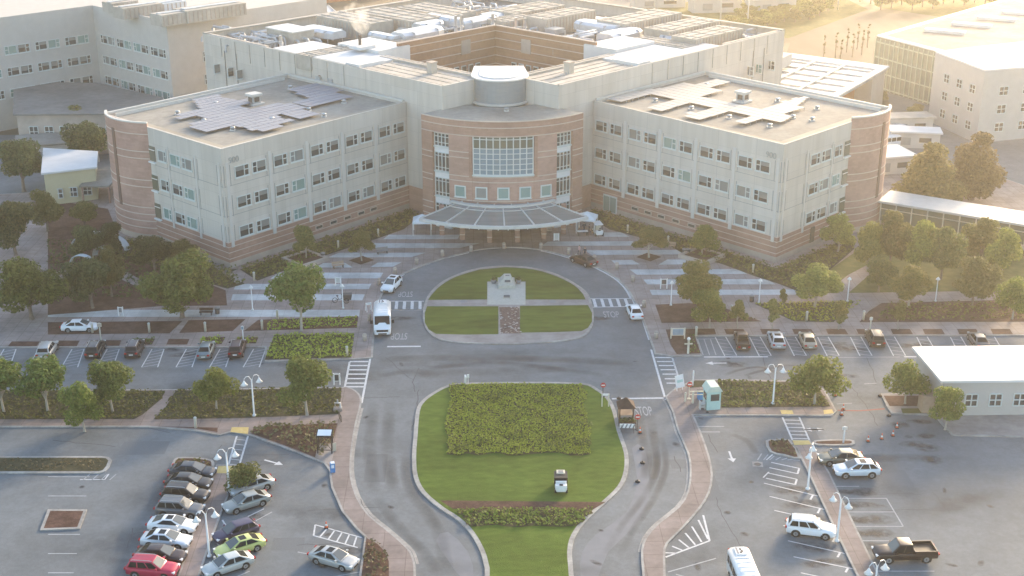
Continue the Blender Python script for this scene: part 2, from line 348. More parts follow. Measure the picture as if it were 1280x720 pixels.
# circle island
cir = sm(G([(632,333),(670,336),(700,345),(722,357),(735,368),(741,385),(742,402),(738,413),(728,422),(702,427.5),(665,430),(640,431),(605,430.5),(570,429),(547,424),(535,415),(529.5,403),(529,387),(535,370),(548,356),(568,345),(597,336)]), 3)
slab('circle_pavement', cir, 'conc', .35)
lA = sm(G([(632,335),(668,338),(697,347),(718,358),(729,369)]), 3, False)
lA = lA+G([(732,375.5),(657,375.5),(657,353),(609,353),(609,375.5),(535,376)])+sm(G([(540,369),(551,358),(570,347),(599,338)]), 3, False)
cl = sheet('lawn', [lA, sm(G([(623,384),(534,384),(531,392),(531,404),(536,413),(545,418.5),(580,419.5),(623,419)]), 1), G([(650,383.5),(735,382.5),(740,392),(740,403),(735,411),(727,415),(690,416.5),(650,417)])], Z1+.008, M['lawn2'], 'stuff')
sheet('memorial_terrace', [G([(609.5,353.5),(656.5,353.5),(657,382),(609,382)])], Z1+.004, M['stone'])
fb = G([(624,385),(649,385),(651,418),(626,418)]); sheet('rock_strip', [fb], Z1+.006, M['rust'])
scatter('pale_stones', [fb], 3, .5, .12, M['pebble'], seed=9, tilt=.25)
# plaza
loop = G([(466,448),(468,420),(472,388),(478,369),(490,353),(510,340.5),(545,327),(580,317),(605,312),(640,310),(672,312.5),(700,318.5),(735,330),(765,345),(782,360),(792,377),(800,393),(812,425),(818,443)])
pl = sm(loop, 3, False)+G([(838,446),(878,446),(870,421),(1330,420),(1480,420),(1480,300),(1250,222),(1000,215),(627,212),(250,215),(60,240),(-200,255),(-200,436),(60,435),(331,435),(331,453),(441,450)])
slab('plaza_paving', pl, 'paver', .25)
bands = [[(60,388.5),(450,388.5),(449,397),(60,397.5)], [(291,369),(456,369),(453,376.5),(289,376.5)], [(296,356),(464,356),(461,362.5),(292,363)],
 [(348,342),(479,342),(475,349),(338,349.5)], [(404,330),(432,330),(441,335.5),(394,335.5)], [(472,329.5),(502,329),(491,334.5),(463,335)],
 [(424,317),(532,317),(514,322.5),(409,323)], [(466,305),(600,305),(575,311),(463,311)], [(486,294.5),(575,294.5),(572,300),(479,300)],
 [(812,363.5),(1000,363),(1010,369.5),(815,370)], [(804,350.5),(958,350),(969,356.5),(809,356.5)], [(787,338),(921,337.5),(934,343.5),(796,344.5)],
 [(764,326.5),(790,326),(800,331.5),(770,332)], [(834,325.5),(857,325.5),(858,331.5),(823,332)], [(730,314),(846,313.5),(855,319),(740,320)], [(685,303),(791,302.5),(797,308),(676,308.5)], [(755,291.5),(777,291.5),(787,297),(755,297)]]
sheet('pale_paving_band', [G(p) for p in bands], Z1+.009, M['band'])
def mb_bed(outl, m='mulch', z=Z1+.012): return sheet('bed_soil', [G(outl)], z, M[m])
# beds along the left parking row
mb_bed([(60,404),(228,402.5),(212,418),(60,419.5)]); mb_bed([(236,401.5),(307,400),(291,415),(224,417.5)])
mb_bed([(323,401),(448,396.5),(446,411),(305,415)])
scatter('ivy_bed', [G([(338,402),(448,397),(446,410),(333,414)])], 14, .3, .4, LF['ivy'], seed=4)
bed4 = G([(343,420),(443,419),(439,448),(331,451)]); sheet('bed_soil', [bed4], Z1+.012, M['soil'])
scatter('ivy_bed', [bed4], 18, .32, .5, LF['ivy'], seed=5)
for k, q in enumerate([[(119,426.5),(152,426.5),(149,433.5),(116,433.5)], [(168,424.5),(194,424.5),(190,432),(162,432.5)], [(211,425),(237,425),(234,432),(208,432)], [(253,422.5),(282,422.5),(277,431.5),(250,431.5)], [(297,423),(323,423),(320,430.5),(294,430.5)], [(70,427),(100,427),(96,434),(64,434)], [(15,428),(50,428),(46,434),(10,434)]]):
    mb_bed(q)
    if k in (1, 3, 4): scatter('ivy_bed', [G(q)], 14, .28, .4, LF['ivy' if k != 1 else 'ivydark'], seed=20+k)
# beds along the right parking row
mb_bed([(819,382),(862,380),(905,386),(952,403),(827,405)]); mb_bed([(832,413),(893,412),(895,419),(868,420),(876,443),(846,444),(838,432)])
scatter('ivy_bed', [G([(868,396),(906,388),(950,402),(890,404)])], 7, .28, .35, LF['hedge'], seed=6)
scatter('ivy_bed', [G([(860,421),(868,421),(875,442),(862,443)])], 9, .28, .3, LF['ivydark'], seed=61)
gb = G([(943,381),(1010,379),(1080,377.5),(1056,393),(1046,404),(993,403)]); sheet('bed_soil', [gb], Z1+.012, M['soil'])
scatter('ivy_bed', [gb], 13, .3, .35, LF['ivy'], seed=7)
mb_bed([(1102,380),(1420,372),(1420,403),(1074,404),(1086,390)])
scatter('shrub_bed', [G([(1110,382),(1400,376),(1400,402),(1095,402)])], 6, .4, .6, LF['hedge'], seed=8)
for k, x in enumerate((905,950,990,1032,1070,1113,1153,1196,1238)):
    mb_bed([(x,412.5),(x+24,412.5),(x+28,419),(x+3,419)])
# planting against the wings
hl = G([(300,338),(322,352),(362,337),(405,321),(470,300),(505,287.5),(524,272),(512,264)]); hr = G([(742,263),(732,270),(762,288),(835,307),(857,320),(902,331),(945,347),(972,355.5),(1004,368),(1068,312),(1062,298),(971,337)])
hl2 = G([(298,337),(285,338),(190,304),(150,300),(140,318),(250,352),(284,362),(306,356),(288,342)])
sheet('bed_soil', [hl, hr, hl2], Z1+.016, M['soil'])
scatter('foundation_hedge', [hl, hr, hl2], 9, .42, .9, LF['hedge'], seed=11)
# lawns right and left of the building
rl = G([(1003,362),(1075,312),(1110,285),(1420,310),(1420,366),(1012,368.5)]); sheet('lawn', [rl], Z1+.02, M['grass_far'], 'stuff')
ll = G([(60,395),(60,250),(135,262),(150,300),(250,352),(282,364),(284,383),(200,384)]); sheet('garden_soil', [ll], Z1+.01, M['mulch'])
scatter('ground_cover', [G([(60,370),(60,300),(140,310),(250,355),(240,380)])], 3, .5, .7, LF['dark'], seed=12)
sheet('garden_path', [G([(60,343),(120,330),(150,336),(178,352),(172,360),(140,345),(120,340),(60,356)]), G([(250,321),(258,320),(306,352),(296,356)])], Z1+.024, M['conc'])
sheet('lawn_path', [G([(1046,356),(1060,345),(1100,324),(1108,328),(1078,352),(1060,368),(1046,368)]), G([(1128,288),(1152,276),(1165,280),(1140,296)]), G([(1003,368.5),(1420,362),(1420,371),(1092,377),(1082,379),(1060,404),(1042,404),(1056,390),(1068,378),(1003,378)])], Z1+.03, M['paver'])
# left middle ground: beds, walk and left sidewalk
rs = sm(G([(432,484.5),(441,487),(449,493),(452,500),(451,510),(446,530),(441,560),(439.5,580),(440,597),(447,622),(462,645),(482,661),(503,679),(514,691),(519,705),(520,725),(520,800)]), 2, False)
lm = rs+G([(446,800),(449,720),(456,672),(445,662),(427,640),(414,610),(411,588),(405,580),(370,566),(312,545),(289,541),(275,545),(245,539.5),(185,534.5),(-150,534.5),(-150,488.5),(200,488),(428,485)])
slab('sidewalk', lm, 'walk', .22)
bA = G([(-150,490.5),(207,489.5),(202,500),(178,520),(168,525),(-150,526)]); bB = G([(220,489.5),(427,486.5),(426,500),(423,519),(300,524),(192,525.5),(206,512)]); bC = G([(318,535),(422,530.5),(418,547),(404,577),(372,564),(314,543)]); bD = G([(200,534.5),(272,536),(272,541.5),(245,536.8)]); bE = G([(458,674),(472,681.5),(481,691),(486,703),(487,800),(450,800),(452,720)])
sheet('bed_soil', [bA, bB], Z1+.012, M['soil']); sheet('bed_soil', [bC, bD, bE], Z1+.012, M['mulch'])
scatter('ivy_bed', [bA, bB], 11, .34, .5, LF['ivydark'], seed=13)
scatter('dry_shrub_bed', [bC], 9, .4, .8, LF['dry'], seed=14); scatter('dry_shrub_bed', [bE], 9, .35, .6, LF['dry'], seed=15)
sheet('concrete_pad', [G([(398,556),(420,556),(414,583),(407,580),(394,573)])], Z1+.016, M['conc'])
# right middle ground
ls = sm(G([(831,497),(840,515),(847,540),(859,567),(862,590),(859,615),(847,635),(822,655),(807,672),(801,690),(803,720),(805,800)]), 2, False)
rm = ls+sm(G([(832,800),(832,720),(832,687),(840,675),(855,660),(875,637),(887,617),(891,595),(887,572),(876,540),(867,520)]), 2, False)+G([(1040,520.5),(1046,515),(1031,488),(1015,480),(997,477),(910,475),(868,475.5),(853,482),(841,488)])
slab('sidewalk', rm, 'walk', .22)
rb = G([(897,477.5),(996,479),(1024,487.5),(1038,509.5),(902,511)]); rb2 = G([(857,483.5),(869,477),(896,477.5),(895,484),(862,486)])
sheet('bed_soil', [rb, rb2], Z1+.012, M['soil']); scatter('ivy_bed', [rb], 12, .34, .5, LF['ivydark'], seed=16)
rsl = G([(1101,493),(1108,509),(1114,517.5),(1168,520),(1176,530),(1190,545),(1480,552),(1480,455),(1240,455),(1150,492)])
slab('pavement', rsl, 'conc', .22); mb_bed([(1104.5,496),(1151,496),(1165,509),(1112,509)]); sheet('lawn', [G([(1126,512),(1160,512),(1160,518),(1128,518)])], Z1+.02, M['grass_far'], 'stuff')
# medians in the lots
slab('median_walk', G([(270,582),(296,582),(287,618),(277,643),(263,680),(250,720),(228,800),(196,800),(223,720),(238,675),(253,637),(262,610)]), 'walk', .2)
slab('median_walk', G([(990,551),(1012,551),(1037,592),(1065,650),(1098,718),(1140,800),(1112,800),(1066,711),(1037,650),(1013,598)]), 'walk', .2)
pt = sm(G([(216,578),(222,573),(240,572.5),(262,575),(268,579),(267,591),(262,594),(218,594),(213,588)]), 2); slab('planter_island', pt, 'mulch', .3); scatter('shrub_bed', [offset(ccw(pt), -.5)], 9, .35, .5, LF['olive'], seed=17)
p2 = sm(G([(957,552),(967,550.5),(988,551),(1001,574),(980,570.5),(962,566)]), 2); slab('planter_island', p2, 'mulch', .3); scatter('shrub_bed', [offset(ccw(p2), -.5)], 10, .35, .5, LF['dry'], seed=18)
slab('planter_island', sm(G([(1018,551.5),(1062,550.5),(1068,554),(1063,557.5),(1022,557.5)]), 2), 'mulch', .3)
p3 = G([(-150,571.5),(128,571.5),(136,572.5),(140,576),(137,584),(132,590),(124,592.5),(-150,592.5)]); slab('planter_island', p3, 'soil', .35); scatter('ground_cover', [offset(ccw(p3), -.6)], 6, .3, .2, LF['dry'], seed=19)
slab('planter_island', G([(60,638),(109,638),(100,662),(50,664)]), 'mulch', .3)
# ------------------------------------------------------------------ painted markings
ZL = .009
b = MB(); bf = MB(); bg_ = MB()
def ln(p, q, w=.14, bb=None): (bb or b).strip(G([p, q]), w, ZL)
def ladder(a, bq, c, d, n, w=.35, rails=True, along=True, wr=.2):
    """a-b and c-d are the two rails; n bars between them"""
    if rails: ln(a, bq, wr); ln(c, d, wr)
    for i in range(n):
        t = (i+.5)/n if rails else i/(n-1)
        ln((a[0]+(bq[0]-a[0])*t, a[1]+(bq[1]-a[1])*t), (c[0]+(d[0]-c[0])*t, c[1]+(d[1]-c[1])*t), w)
ladder((472,376.5),(530,376.5),(470,387),(530,387),6, .42); ladder((737,373.5),(796,373),(740,384),(800,383),6, .42)
ladder((437,452.5),(431,484),(465,437),(452,504),0, .4, wr=.25)
for k, y in enumerate((452,457,462.3,467.7,473.3,479,483.5)): ln((437-(y-452)*.19, y), (460.5-(y-452)*.19, y), .34)
for k, y in enumerate((447,452,457,462.2,467.7,473.5,479)): ln((818+(y-445)*.45, y), (841+(y-445)*.27, y), .3)
ln((814,437),(832,500),.25); ln((840,446),(850,478),.22)
ln((484,433.3),(526,433),.4); ln((765,498.5),(832,497.5),.35); ln((470,387.2),(530,387.2),.35)
# edge lines on the loop
for path in ([(491,352.5),(505,342.8)],[(521,334.5),(537,329.5)],[(558,322.5),(586,315.8)]): ln(*path, .3)
b.strip(sm(G([(676,313.5),(700,319.3),(735,330.8),(764,345.5),(780,359),(789,374)]),3,False), .3, ZL)
b.strip(G([(803,398),(812,425)]), .35, ZL)
bg_.strip(sm(G([(453,510),(448,530),(442.5,560),(441,580),(442,597),(449,621),(464,643),(484,659.5),(505,677.5),(517,690),(522,705)]),2,False), .28, ZL-.002)
bg_.strip(sm(G([(829,499),(838,515),(845,540),(857,567),(860,590),(857,615),(845,634),(820,654),(805,671.5),(799,690)]),2,False), .25, ZL-.002)
# stalls of the upper left row (hatched access aisles)
for x in (134,190,233,275,317,90,48,5):
    t = (x-317)/(134-317); dx = 12-3*0
    a, c = (x, 436.5), (x-13, 459); a2, c2 = (x+15, 436.5), (x+7, 459)
    b_ = bf if x not in (190,) else b
    ln(a, c, .13, b); ln(a2, c2, .13, b)
    for i in range(6):
        s = i/6; ln((a[0]+(c[0]-a[0])*(s+.17), a[1]+(c[1]-a[1])*(s+.17)), (a2[0]+(c2[0]-a2[0])*s, a2[1]+(c2[1]-a2[1])*s), .12, bf)
# stalls of the upper right row
for x in (894,937,981,1022,1063,1105,1146,1188,1230):
    a, c = (x, 421.5), (x+12, 445); a2, c2 = (x+13, 421), (x+27, 444.5)
    ln(a, c, .13, b); ln(a2, c2, .13, b)
    for i in range(5):
        s = i/5; ln((a[0]+(c[0]-a[0])*(s+.1), a[1]+(c[1]-a[1])*(s+.1)), (a2[0]+(c2[0]-a2[0])*(s+.2), a2[1]+(c2[1]-a2[1])*(s+.2)), .12, bf)
ln((880,446.3),(960,446),.3); ln((1016,447),(1125,446.3),.12,bf); ln((1130,446),(1180,446),.3)
for q in (872,880,888): ln((q,424),(q+7,444),.12,bf)
ln((871,424),(896,423.5),.12,bf)
# left lot
ln((296,545),(285,583),.2); ln((310,545),(299,582),.2)
for k in range(6): ln((295-k*1.9,549+k*6.2),(308.5-k*1.9,550.5+k*6.2),.16,bf)
ln((394,656),(452,672),.16); ln((392,669.5),(447,684.5),.16); ln((394,656),(392,669.5),.16)
for k in range(5): ln((400+k*10.5,671+k*2.9),(410+k*9,659.5+k*2.7),.16)
for k in range(4):
    y = 640+k*26; ln((276-k*8,y+22),(330-k*6,y-4),.14, b if k < 2 else bf)
for k in range(3): ln((278-k*8,650+k*26),(284-k*8,660+k*26),.16)
for k in range(6): ln((60,596+k*24),(112-k*4,596+k*24),.14,bf)
for k in range(4): ln((104+k*11,600),(112+k*11,593),.13,bf)
ln((100,599.5),(131,599.5),.16); ln((131,599.5),(136,592.5),.16)
for (x0,y0,x1,y1) in ((392,694,372,690),(455,714,395,725),(340,640,318,652)): ln((x0,y0),(x1,y1),.13,bf)
# right lot
ln((978,521.5),(991,551),.2); ln((999,521.5),(1012,551),.2)
for k in range(6): ln((980.5+k*2.1,525+k*4.6),(1000.5+k*2,525.5+k*4.6),.16)
for k in range(4): ln((964-k*2.2,578+k*6.6),(999-k*1.5,585.5+k*6.8),.17)
ln((999,585.5),(997,592),.2); ln((996,599),(994,606),.2); ln((958,575),(966,568),.15); ln((954,597),(961,590),.15)
for k in range(7): ln((947+k*7.5,575-k*0),(952+k*8,567+k*1.4),.13,bf)
for (p, q) in (((955,604),(1022,620)),((962,620.5),(1031,637)),((968,638),(1042,655)),((979,657),(1050,673)),((985,676),(1056,692)),((992,696),(1066,711)),((1001,716),(1076,732))):
    ln(p, q, .14); ln((q[0]-6,q[1]-1),(q[0]-9,q[1]+4.5),.2)
for (p, q) in (((1043,608),(1074,608)),((1052,623),(1108,623)),((1060,640),(1119,640)),((1069,658),(1129,658)),((1078,676),(1130,676)),((1097,714),(1168,714)),((1108,623),(1129,658))): ln(p, q, .13, bf)
ln((879,644),(887,676),.2); ln((887,676),(832,696.5),.2)
for k in range(6): ln((873-k*8.2,650+k*8.2),(885-k*8,674+k*3.5),.18)
for (p, q) in (((835,715),(895,698)),((845,718),(905,735)),((867,521),(901,521)),((868,533),(905,533)),((870,540),(900,540)),((866,523),(878,547))): ln(p, q, .14, bf)
ln((1046,505),(1065,504),.12,bf); ln((1080,480),(1096,479),.12,bf)
def text_marking(txt, px, py, up, hgt, wid, b):
    cu = bpy.data.curves.new('t', 'FONT'); cu.body = txt; cu.align_x = 'CENTER'; cu.align_y = 'CENTER'; cu.size = 1
    o = bpy.data.objects.new('t', cu); COL.objects.link(o); dg = bpy.context.evaluated_depsgraph_get()
    me = o.evaluated_get(dg).to_mesh(); xs = [v.co.x for v in me.vertices]; ys = [v.co.y for v in me.vertices]
    sx = wid/(max(xs)-min(xs)); sy = hgt/(max(ys)-min(ys)); x, y = g(px, py); R = 1 if up else -1
    i = b.pts([(x+R*v.co.x*sx, y+R*v.co.y*sy, ZL) for v in me.vertices])
    for p in me.polygons: b.face([i[k] for k in p.vertices])
    bpy.data.objects.remove(o)
text_marking('STOP', 507, 367.5, False, 2.0, 2.0, bf); text_marking('STOP', 499, 420, False, 2.1, 2.1, bf); text_marking('STOP', 764, 393.5, True, 2.1, 2.1, bf); text_marking('STOP', 804.5, 514.5, True, 2.3, 1.9, bf)
def arrow(px, py, a, s=1.):
    x, y = g(px, py); R = Matrix.Rotation(a, 2)
    for q in ([(-1,-.09),(.3,-.09),(.3,.09),(-1,.09)], [(.3,-.38),(1,0),(.3,.38)]): b.sheet([(x+s*(R @ Vector(p)).x, y+s*(R @ Vector(p)).y) for p in q], ZL)
arrow(1018,537,0,1.2); arrow(1018,537,pi,1.2); arrow(914,571,-pi/2,1.2); arrow(342,578,-.5,1.2); arrow(895,454,pi,1.3)
struct('road_marking', b, M['white_line']); struct('road_marking', bf, M['faint_line']); struct('gutter', bg_, M['kerb'])
b = MB(); b.sheet(G([(290,535.5),(311,535.5),(310,544),(288,541.5)]), Z1+.02); b.sheet(G([(273,584),(293,584),(291,593),(271,593)]), Z1+.012); b.sheet(G([(990.5,552),(1011,552),(1014,557),(993,558)]), Z1+.012); b.sheet(G([(975,514),(990,514),(992,519),(977,519)]), Z1+.012); b.sheet(G([(1029,514),(1040,513),(1042,518),(1030,519)]), Z1+.012); struct('tactile_paving', b, M['yellow'])
b = MB(); b.strip(G([(1047,513),(1075,513.5),(1106,511)]), .3, ZL); struct('road_marking', b, M['red_line'])
# stains, dark patches and tyre tracks: sheets whose edges fade out
def soft_mat(name, c, al, nscale, along=False):
    m = bpy.data.materials.new(name); m.use_nodes = True; n = m.node_tree.nodes; L = m.node_tree.links; b = n['Principled BSDF']
    b.inputs['Base Color'].default_value = (*c, 1); b.inputs['Roughness'].default_value = .8
    uv = n.new('ShaderNodeUVMap'); sx = n.new('ShaderNodeSeparateXYZ'); L.new(uv.outputs[0], sx.inputs[0])
    def M_(op, a, b_=None):
        k = n.new('ShaderNodeMath'); k.operation = op
        for i_, v in enumerate((a, b_)):
            if v is None: continue
            if isinstance(v, (int, float)): k.inputs[i_].default_value = v
            else: L.new(v, k.inputs[i_])
        return k.outputs[0]
    u2 = M_('MULTIPLY', M_('SUBTRACT', sx.outputs[0], .5), 2.); v2 = M_('MULTIPLY', M_('SUBTRACT', sx.outputs[1], .5), 2.)
    r2 = M_('MULTIPLY', v2, v2) if along else M_('ADD', M_('MULTIPLY', u2, u2), M_('MULTIPLY', v2, v2))
    k = M_('SUBTRACT', 1., r2); k = M_('MAXIMUM', k, 0.)
    t = n.new('ShaderNodeTexNoise'); t.inputs['Scale'].default_value = nscale; t.inputs['Detail'].default_value = 4; ge = n.new('ShaderNodeNewGeometry'); L.new(ge.outputs['Position'], t.inputs['Vector'])
    mr = n.new('ShaderNodeMapRange'); mr.inputs[1].default_value = .3; mr.inputs[2].default_value = .65; L.new(t.outputs['Fac'], mr.inputs[0])
    if along:
        ed = M_('MINIMUM', M_('MULTIPLY', sx.outputs[0], 6.), M_('MULTIPLY', M_('SUBTRACT', 1., sx.outputs[0]), 6.)); k = M_('MULTIPLY', k, M_('MINIMUM', ed, 1.))
    a = M_('MULTIPLY', M_('MULTIPLY', k, mr.outputs[0]), al)
    L.new(a, b.inputs['Alpha']); return m
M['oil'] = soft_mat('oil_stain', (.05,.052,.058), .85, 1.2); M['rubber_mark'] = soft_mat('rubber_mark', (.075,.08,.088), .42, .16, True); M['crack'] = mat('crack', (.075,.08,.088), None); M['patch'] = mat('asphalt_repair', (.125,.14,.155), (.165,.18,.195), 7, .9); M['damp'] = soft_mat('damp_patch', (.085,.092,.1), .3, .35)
class UB(MB):
    def __init__(s): super().__init__(); s.uv = []
    def q(s, ps, uv): s.poly(ps); s.uv += uv
    def track(s, path, w, z):
        n = len(path); k0 = len(s.v); b_ = MB(); b_.strip(path, w, z)
        for i, f in enumerate(b_.f): s.q([b_.v[k] for k in f], [(i/(n-1),0),((i+1)/(n-1),0),((i+1)/(n-1),1),(i/(n-1),1)])
    def done(s, name, m):
        o = s.build(name, m, world=True); o['kind'] = 'structure'; l = o.data.uv_layers.new(name='UVMap'); l.data.foreach_set('uv', [c for p_ in s.uv for c in p_]); return o
R = random.Random(5); zz_ = [.0032]
def blot(b, px, py, rx, ry, a=0.):
    x, y = g(px, py); zz_[0] += .00002; c, s_ = cos(a), sin(a)
    b.q([(x+u*rx*c-v*ry*s_, y+u*rx*s_+v*ry*c, zz_[0]) for u, v in ((-1,-1),(1,-1),(1,1),(-1,1))], [(0,0),(1,0),(1,1),(0,1)])
b = UB()
for p_ in ((990,613),(1003,630),(1022,648),(1018,684),(1038,702),(1056,615),(1080,615),(1060,632),(1084,631),(1066,650),(1090,649),(1074,667),(1100,667),(1084,683),(1150,527),(1158,545),(1125,531),(1160,560),(1140,555),(1056,590),(1040,579),(428,689),(318,645),(1052,433),(1063,437),(1135,432),(1155,430),(1040,430),(216,437),(232,443),(320,612),(1060,470),(915,455),(1165,575),(1020,705)): blot(b, *p_, R.uniform(1.2,2.6), R.uniform(.6,1.1), R.uniform(-.2,.2))
for p_ in ((500,398),(745,398)): blot(b, *p_, 2.4, .8)  # two plain dark road patches, drawn along with the oil stains
for k in range(60): blot(b, R.uniform(60,1240), R.uniform(440,715), R.uniform(.3,.9), R.uniform(.2,.5), R.uniform(0,3))
b.done('oil_stain', M['oil'])
b = UB()
for k in range(34): blot(b, R.uniform(40,1260), R.uniform(440,715), R.uniform(3,9), R.uniform(1,3.5), R.uniform(-.4,.4))
for px, py in ((640,450),(560,455),(700,460),(650,440),(600,465)): blot(b, px, py, 9, 1.3)
for k in range(8): blot(b, 240-k*6, 595+k*17, 5, 2.2)  # wide dark blots, about one per car of the left lot column
b.done('damp_patch', M['damp'])
b = UB()
for off in (0, 15): b.track(sm(G([(815+off*.7,545),(822+off*.7,575),(816+off*.8,600),(798+off,630),(775+off*1.2,660),(755+off*1.3,695)]),6,False), .9, .0050+off*.00002)
for off in (0, 14): b.track(sm(G([(800+off,515),(803+off,545),(808+off*.8,570),(806+off*.8,600)]),5,False), 1.2, .0054+off*.00002)
b.track(sm(G([(514,545),(509,590),(518,620),(537,645),(552,675),(556,710)]),6,False), 1.6, .0057)
b.track(sm(G([(905,470),(922,463),(950,459),(975,468)]),6,False), .7, .0058); b.track(sm(G([(930,470),(950,464),(980,457),(1000,458)]),6,False), .7, .0059)
b.track(sm(G([(915,543),(935,552),(945,568)]),6,False), 1.0, .0060); b.track(sm(G([(470,450),(560,447),(690,449),(800,455)]),6,False), 2.2, .0061); b.track(sm(G([(470,470),(560,458),(640,455),(760,470)]),6,False), 1.4, .0062)
b.track(sm(G([(470,620),(500,660),(530,690),(545,715)]),6,False), 1.4, .0063); b.track(sm(G([(468,500),(462,560),(468,620)]),6,False), 1.6, .0064); b.track(sm(G([(488,500),(485,560),(492,620)]),6,False), 1.6, .0065)
b.done('tyre_track', M['rubber_mark'])
b = MB()
for k in range(34):   # cracks and sealed joints
    px, py = R.uniform(60,1240), R.uniform(445,715); x, y = g(px, py); a = R.choice((0,0,pi/2,pi/2,R.uniform(0,3))); pth = []
    for i in range(R.randint(5,12)): pth.append((x, y)); x += .9*cos(a)+R.uniform(-.25,.25); y += .9*sin(a)+R.uniform(-.25,.25)
    b.strip(pth, R.uniform(.05,.09), .0074)
struct('asphalt_crack', b, M['crack'])
b = MB()
for (px, py, w, l) in ((470,585,2.2,6),(610,446,7,2),(880,610,3,5),(180,560,5,3),(1000,545,4,2.4),(360,680,3,2.2),(690,462,3.5,1.6),(1120,600,3,4),(120,470,6,1.6),(850,580,2,2)): x, y = g(px, py); b.sheet([(x-w/2,y-l/2),(x+w/2,y-l/2),(x+w/2,y+l/2),(x-w/2,y+l/2)], .0028)
struct('asphalt_repair', b, M['patch'])
b = MB(); b.sheet(sm(G([(790,560),(797,600),(783,640),(745,668),(728,690),(726,720),(748,720),(760,690),(800,650),(812,610),(806,560)]),2), .002); b.sheet(sm(G([(560,665),(585,690),(592,720),(575,720),(560,700),(545,675)]),2), .002); struct('worn_asphalt', b, M['pale_patch'])
# far ground
sheet('dirt_lot', [G([(978,80),(990,48),(1080,13),(1170,22),(1290,30),(1290,60),(1120,108),(1092,112)])], .02, M['dirt'])
sheet('far_road', [G([(1100,100),(1165,112),(1300,140),(1300,190),(1180,240),(1100,230),(1098,180),(1120,150)]), G([(830,22),(1040,20),(1060,12),(900,-5),(700,-20),(700,0)])], .015, M['asphalt'])
sheet('verge', [G([(985,48),(1085,12),(1050,-5),(880,0),(800,10)])], .03, M['grass_far']); sheet('verge', [G([(1100,10),(1180,22),(1400,40),(1400,-20),(1085,-20)])], .03, M['grass_far'])

HAZE, SKYS, SUNS, EXPO = .00027, .15, 3.3, 1.72
# ================================================================== HOSPITAL
hos = thing('hospital_building', 'large pale four storey hospital with two angled wings, brick base and curved brick entrance block', 'hospital', (0, 200, 0))
def hp(name, b, m, parent=None): 
    return b.build(name, m, parent or hos, world=True) if not parent else b.build(name, m, parent, world=False)
uF = (40.1, 183.3); uu = Vector((-.664, .748)).normalized(); ww = Vector((.716, .698)).normalized()
ZR = 18.15
def wp(s, a, t): # point of a wing: s side, a along the long front, t inward
    v = Vector(uF)+uu*a+ww*t; return (s*v.x, v.y)
def wo(pts, s): return ccw([wp(s, a, t) for a, t in pts])
LONG, DEEP = 37.5, 30.2
# shared window meshes: frame in the XZ plane facing -Y, origin at the bottom middle
def win_meshes(w, h, split):
    b = MB(); fw = .11
    for x in (-w/2+fw/2, w/2-fw/2): b.box((x, -.05, h/2), (fw, .14, h))
    for z in (fw/2, h-fw/2): b.box((0, -.05, z), (w-2*fw, .14, fw))
    xs = split*w*.17
    b.box((xs, -.045, h/2), (fw, .12, h-2*fw))
    x0 = xs+(fw/2 if split > 0 else -fw/2); x1 = (w/2-fw)*(1 if split > 0 else -1)
    b.box(((x0+x1)/2, -.04, h*.55), (abs(x1-x0), .1, fw*.9))
    b.box((0, -.09, -.05), (w+.15, .2, .1))
    f = b.build('window', M['frame'])
    panes = []
    for kind in range(4):
        p = MB(); p.poly([(-w/2+.05,-.012,.05),(w/2-.05,-.012,.05),(w/2-.05,-.012,h-.05),(-w/2+.05,-.012,h-.05)])
        mats = [M['gd'] if kind else M['gt'], M['gb']]
        if kind in (1, 2):
            p.m = 1; zz = h*(.55 if kind == 1 else .35)
            xa, xb = (-w/2+.06, xs) if split > 0 else (xs, w/2-.06)
            p.poly([(xa,-.02,zz),(xb,-.02,zz),(xb,-.02,h-.06),(xa,-.02,h-.06)])
        if kind == 3: mats = [M['gb'], M['gb']]
        panes.append(p.build('pane', mats))
    for o in [f]+panes: COL.objects.unlink(o)
    return f.data, [p.data for p in panes]
WM = {1: win_meshes(2.6, 1.75, 1), -1: win_meshes(2.6, 1.75, -1)}; WS = {1: win_meshes(2.2, 1.75, 1)}
RW = random.Random(3)
def put_window(x, y, z, rz, split=1, small=False, kind=None, parent=None):
    f, ps = (WS[1] if small else WM[split]); pa = parent or hos
    o = bpy.data.objects.new('window', f); COL.objects.link(o); o.parent = pa; o.location = (x-pa.location.x, y-pa.location.y, z-pa.location.z); o.rotation_euler.z = rz
    k = RW.choice((0,1,1,1,2,3)) if kind is None else kind
    q = bpy.data.objects.new('pane', ps[k]); COL.objects.link(q); q.parent = o
ROWS = (15.1-1.75, 10.55-1.75, 6.05-1.75)
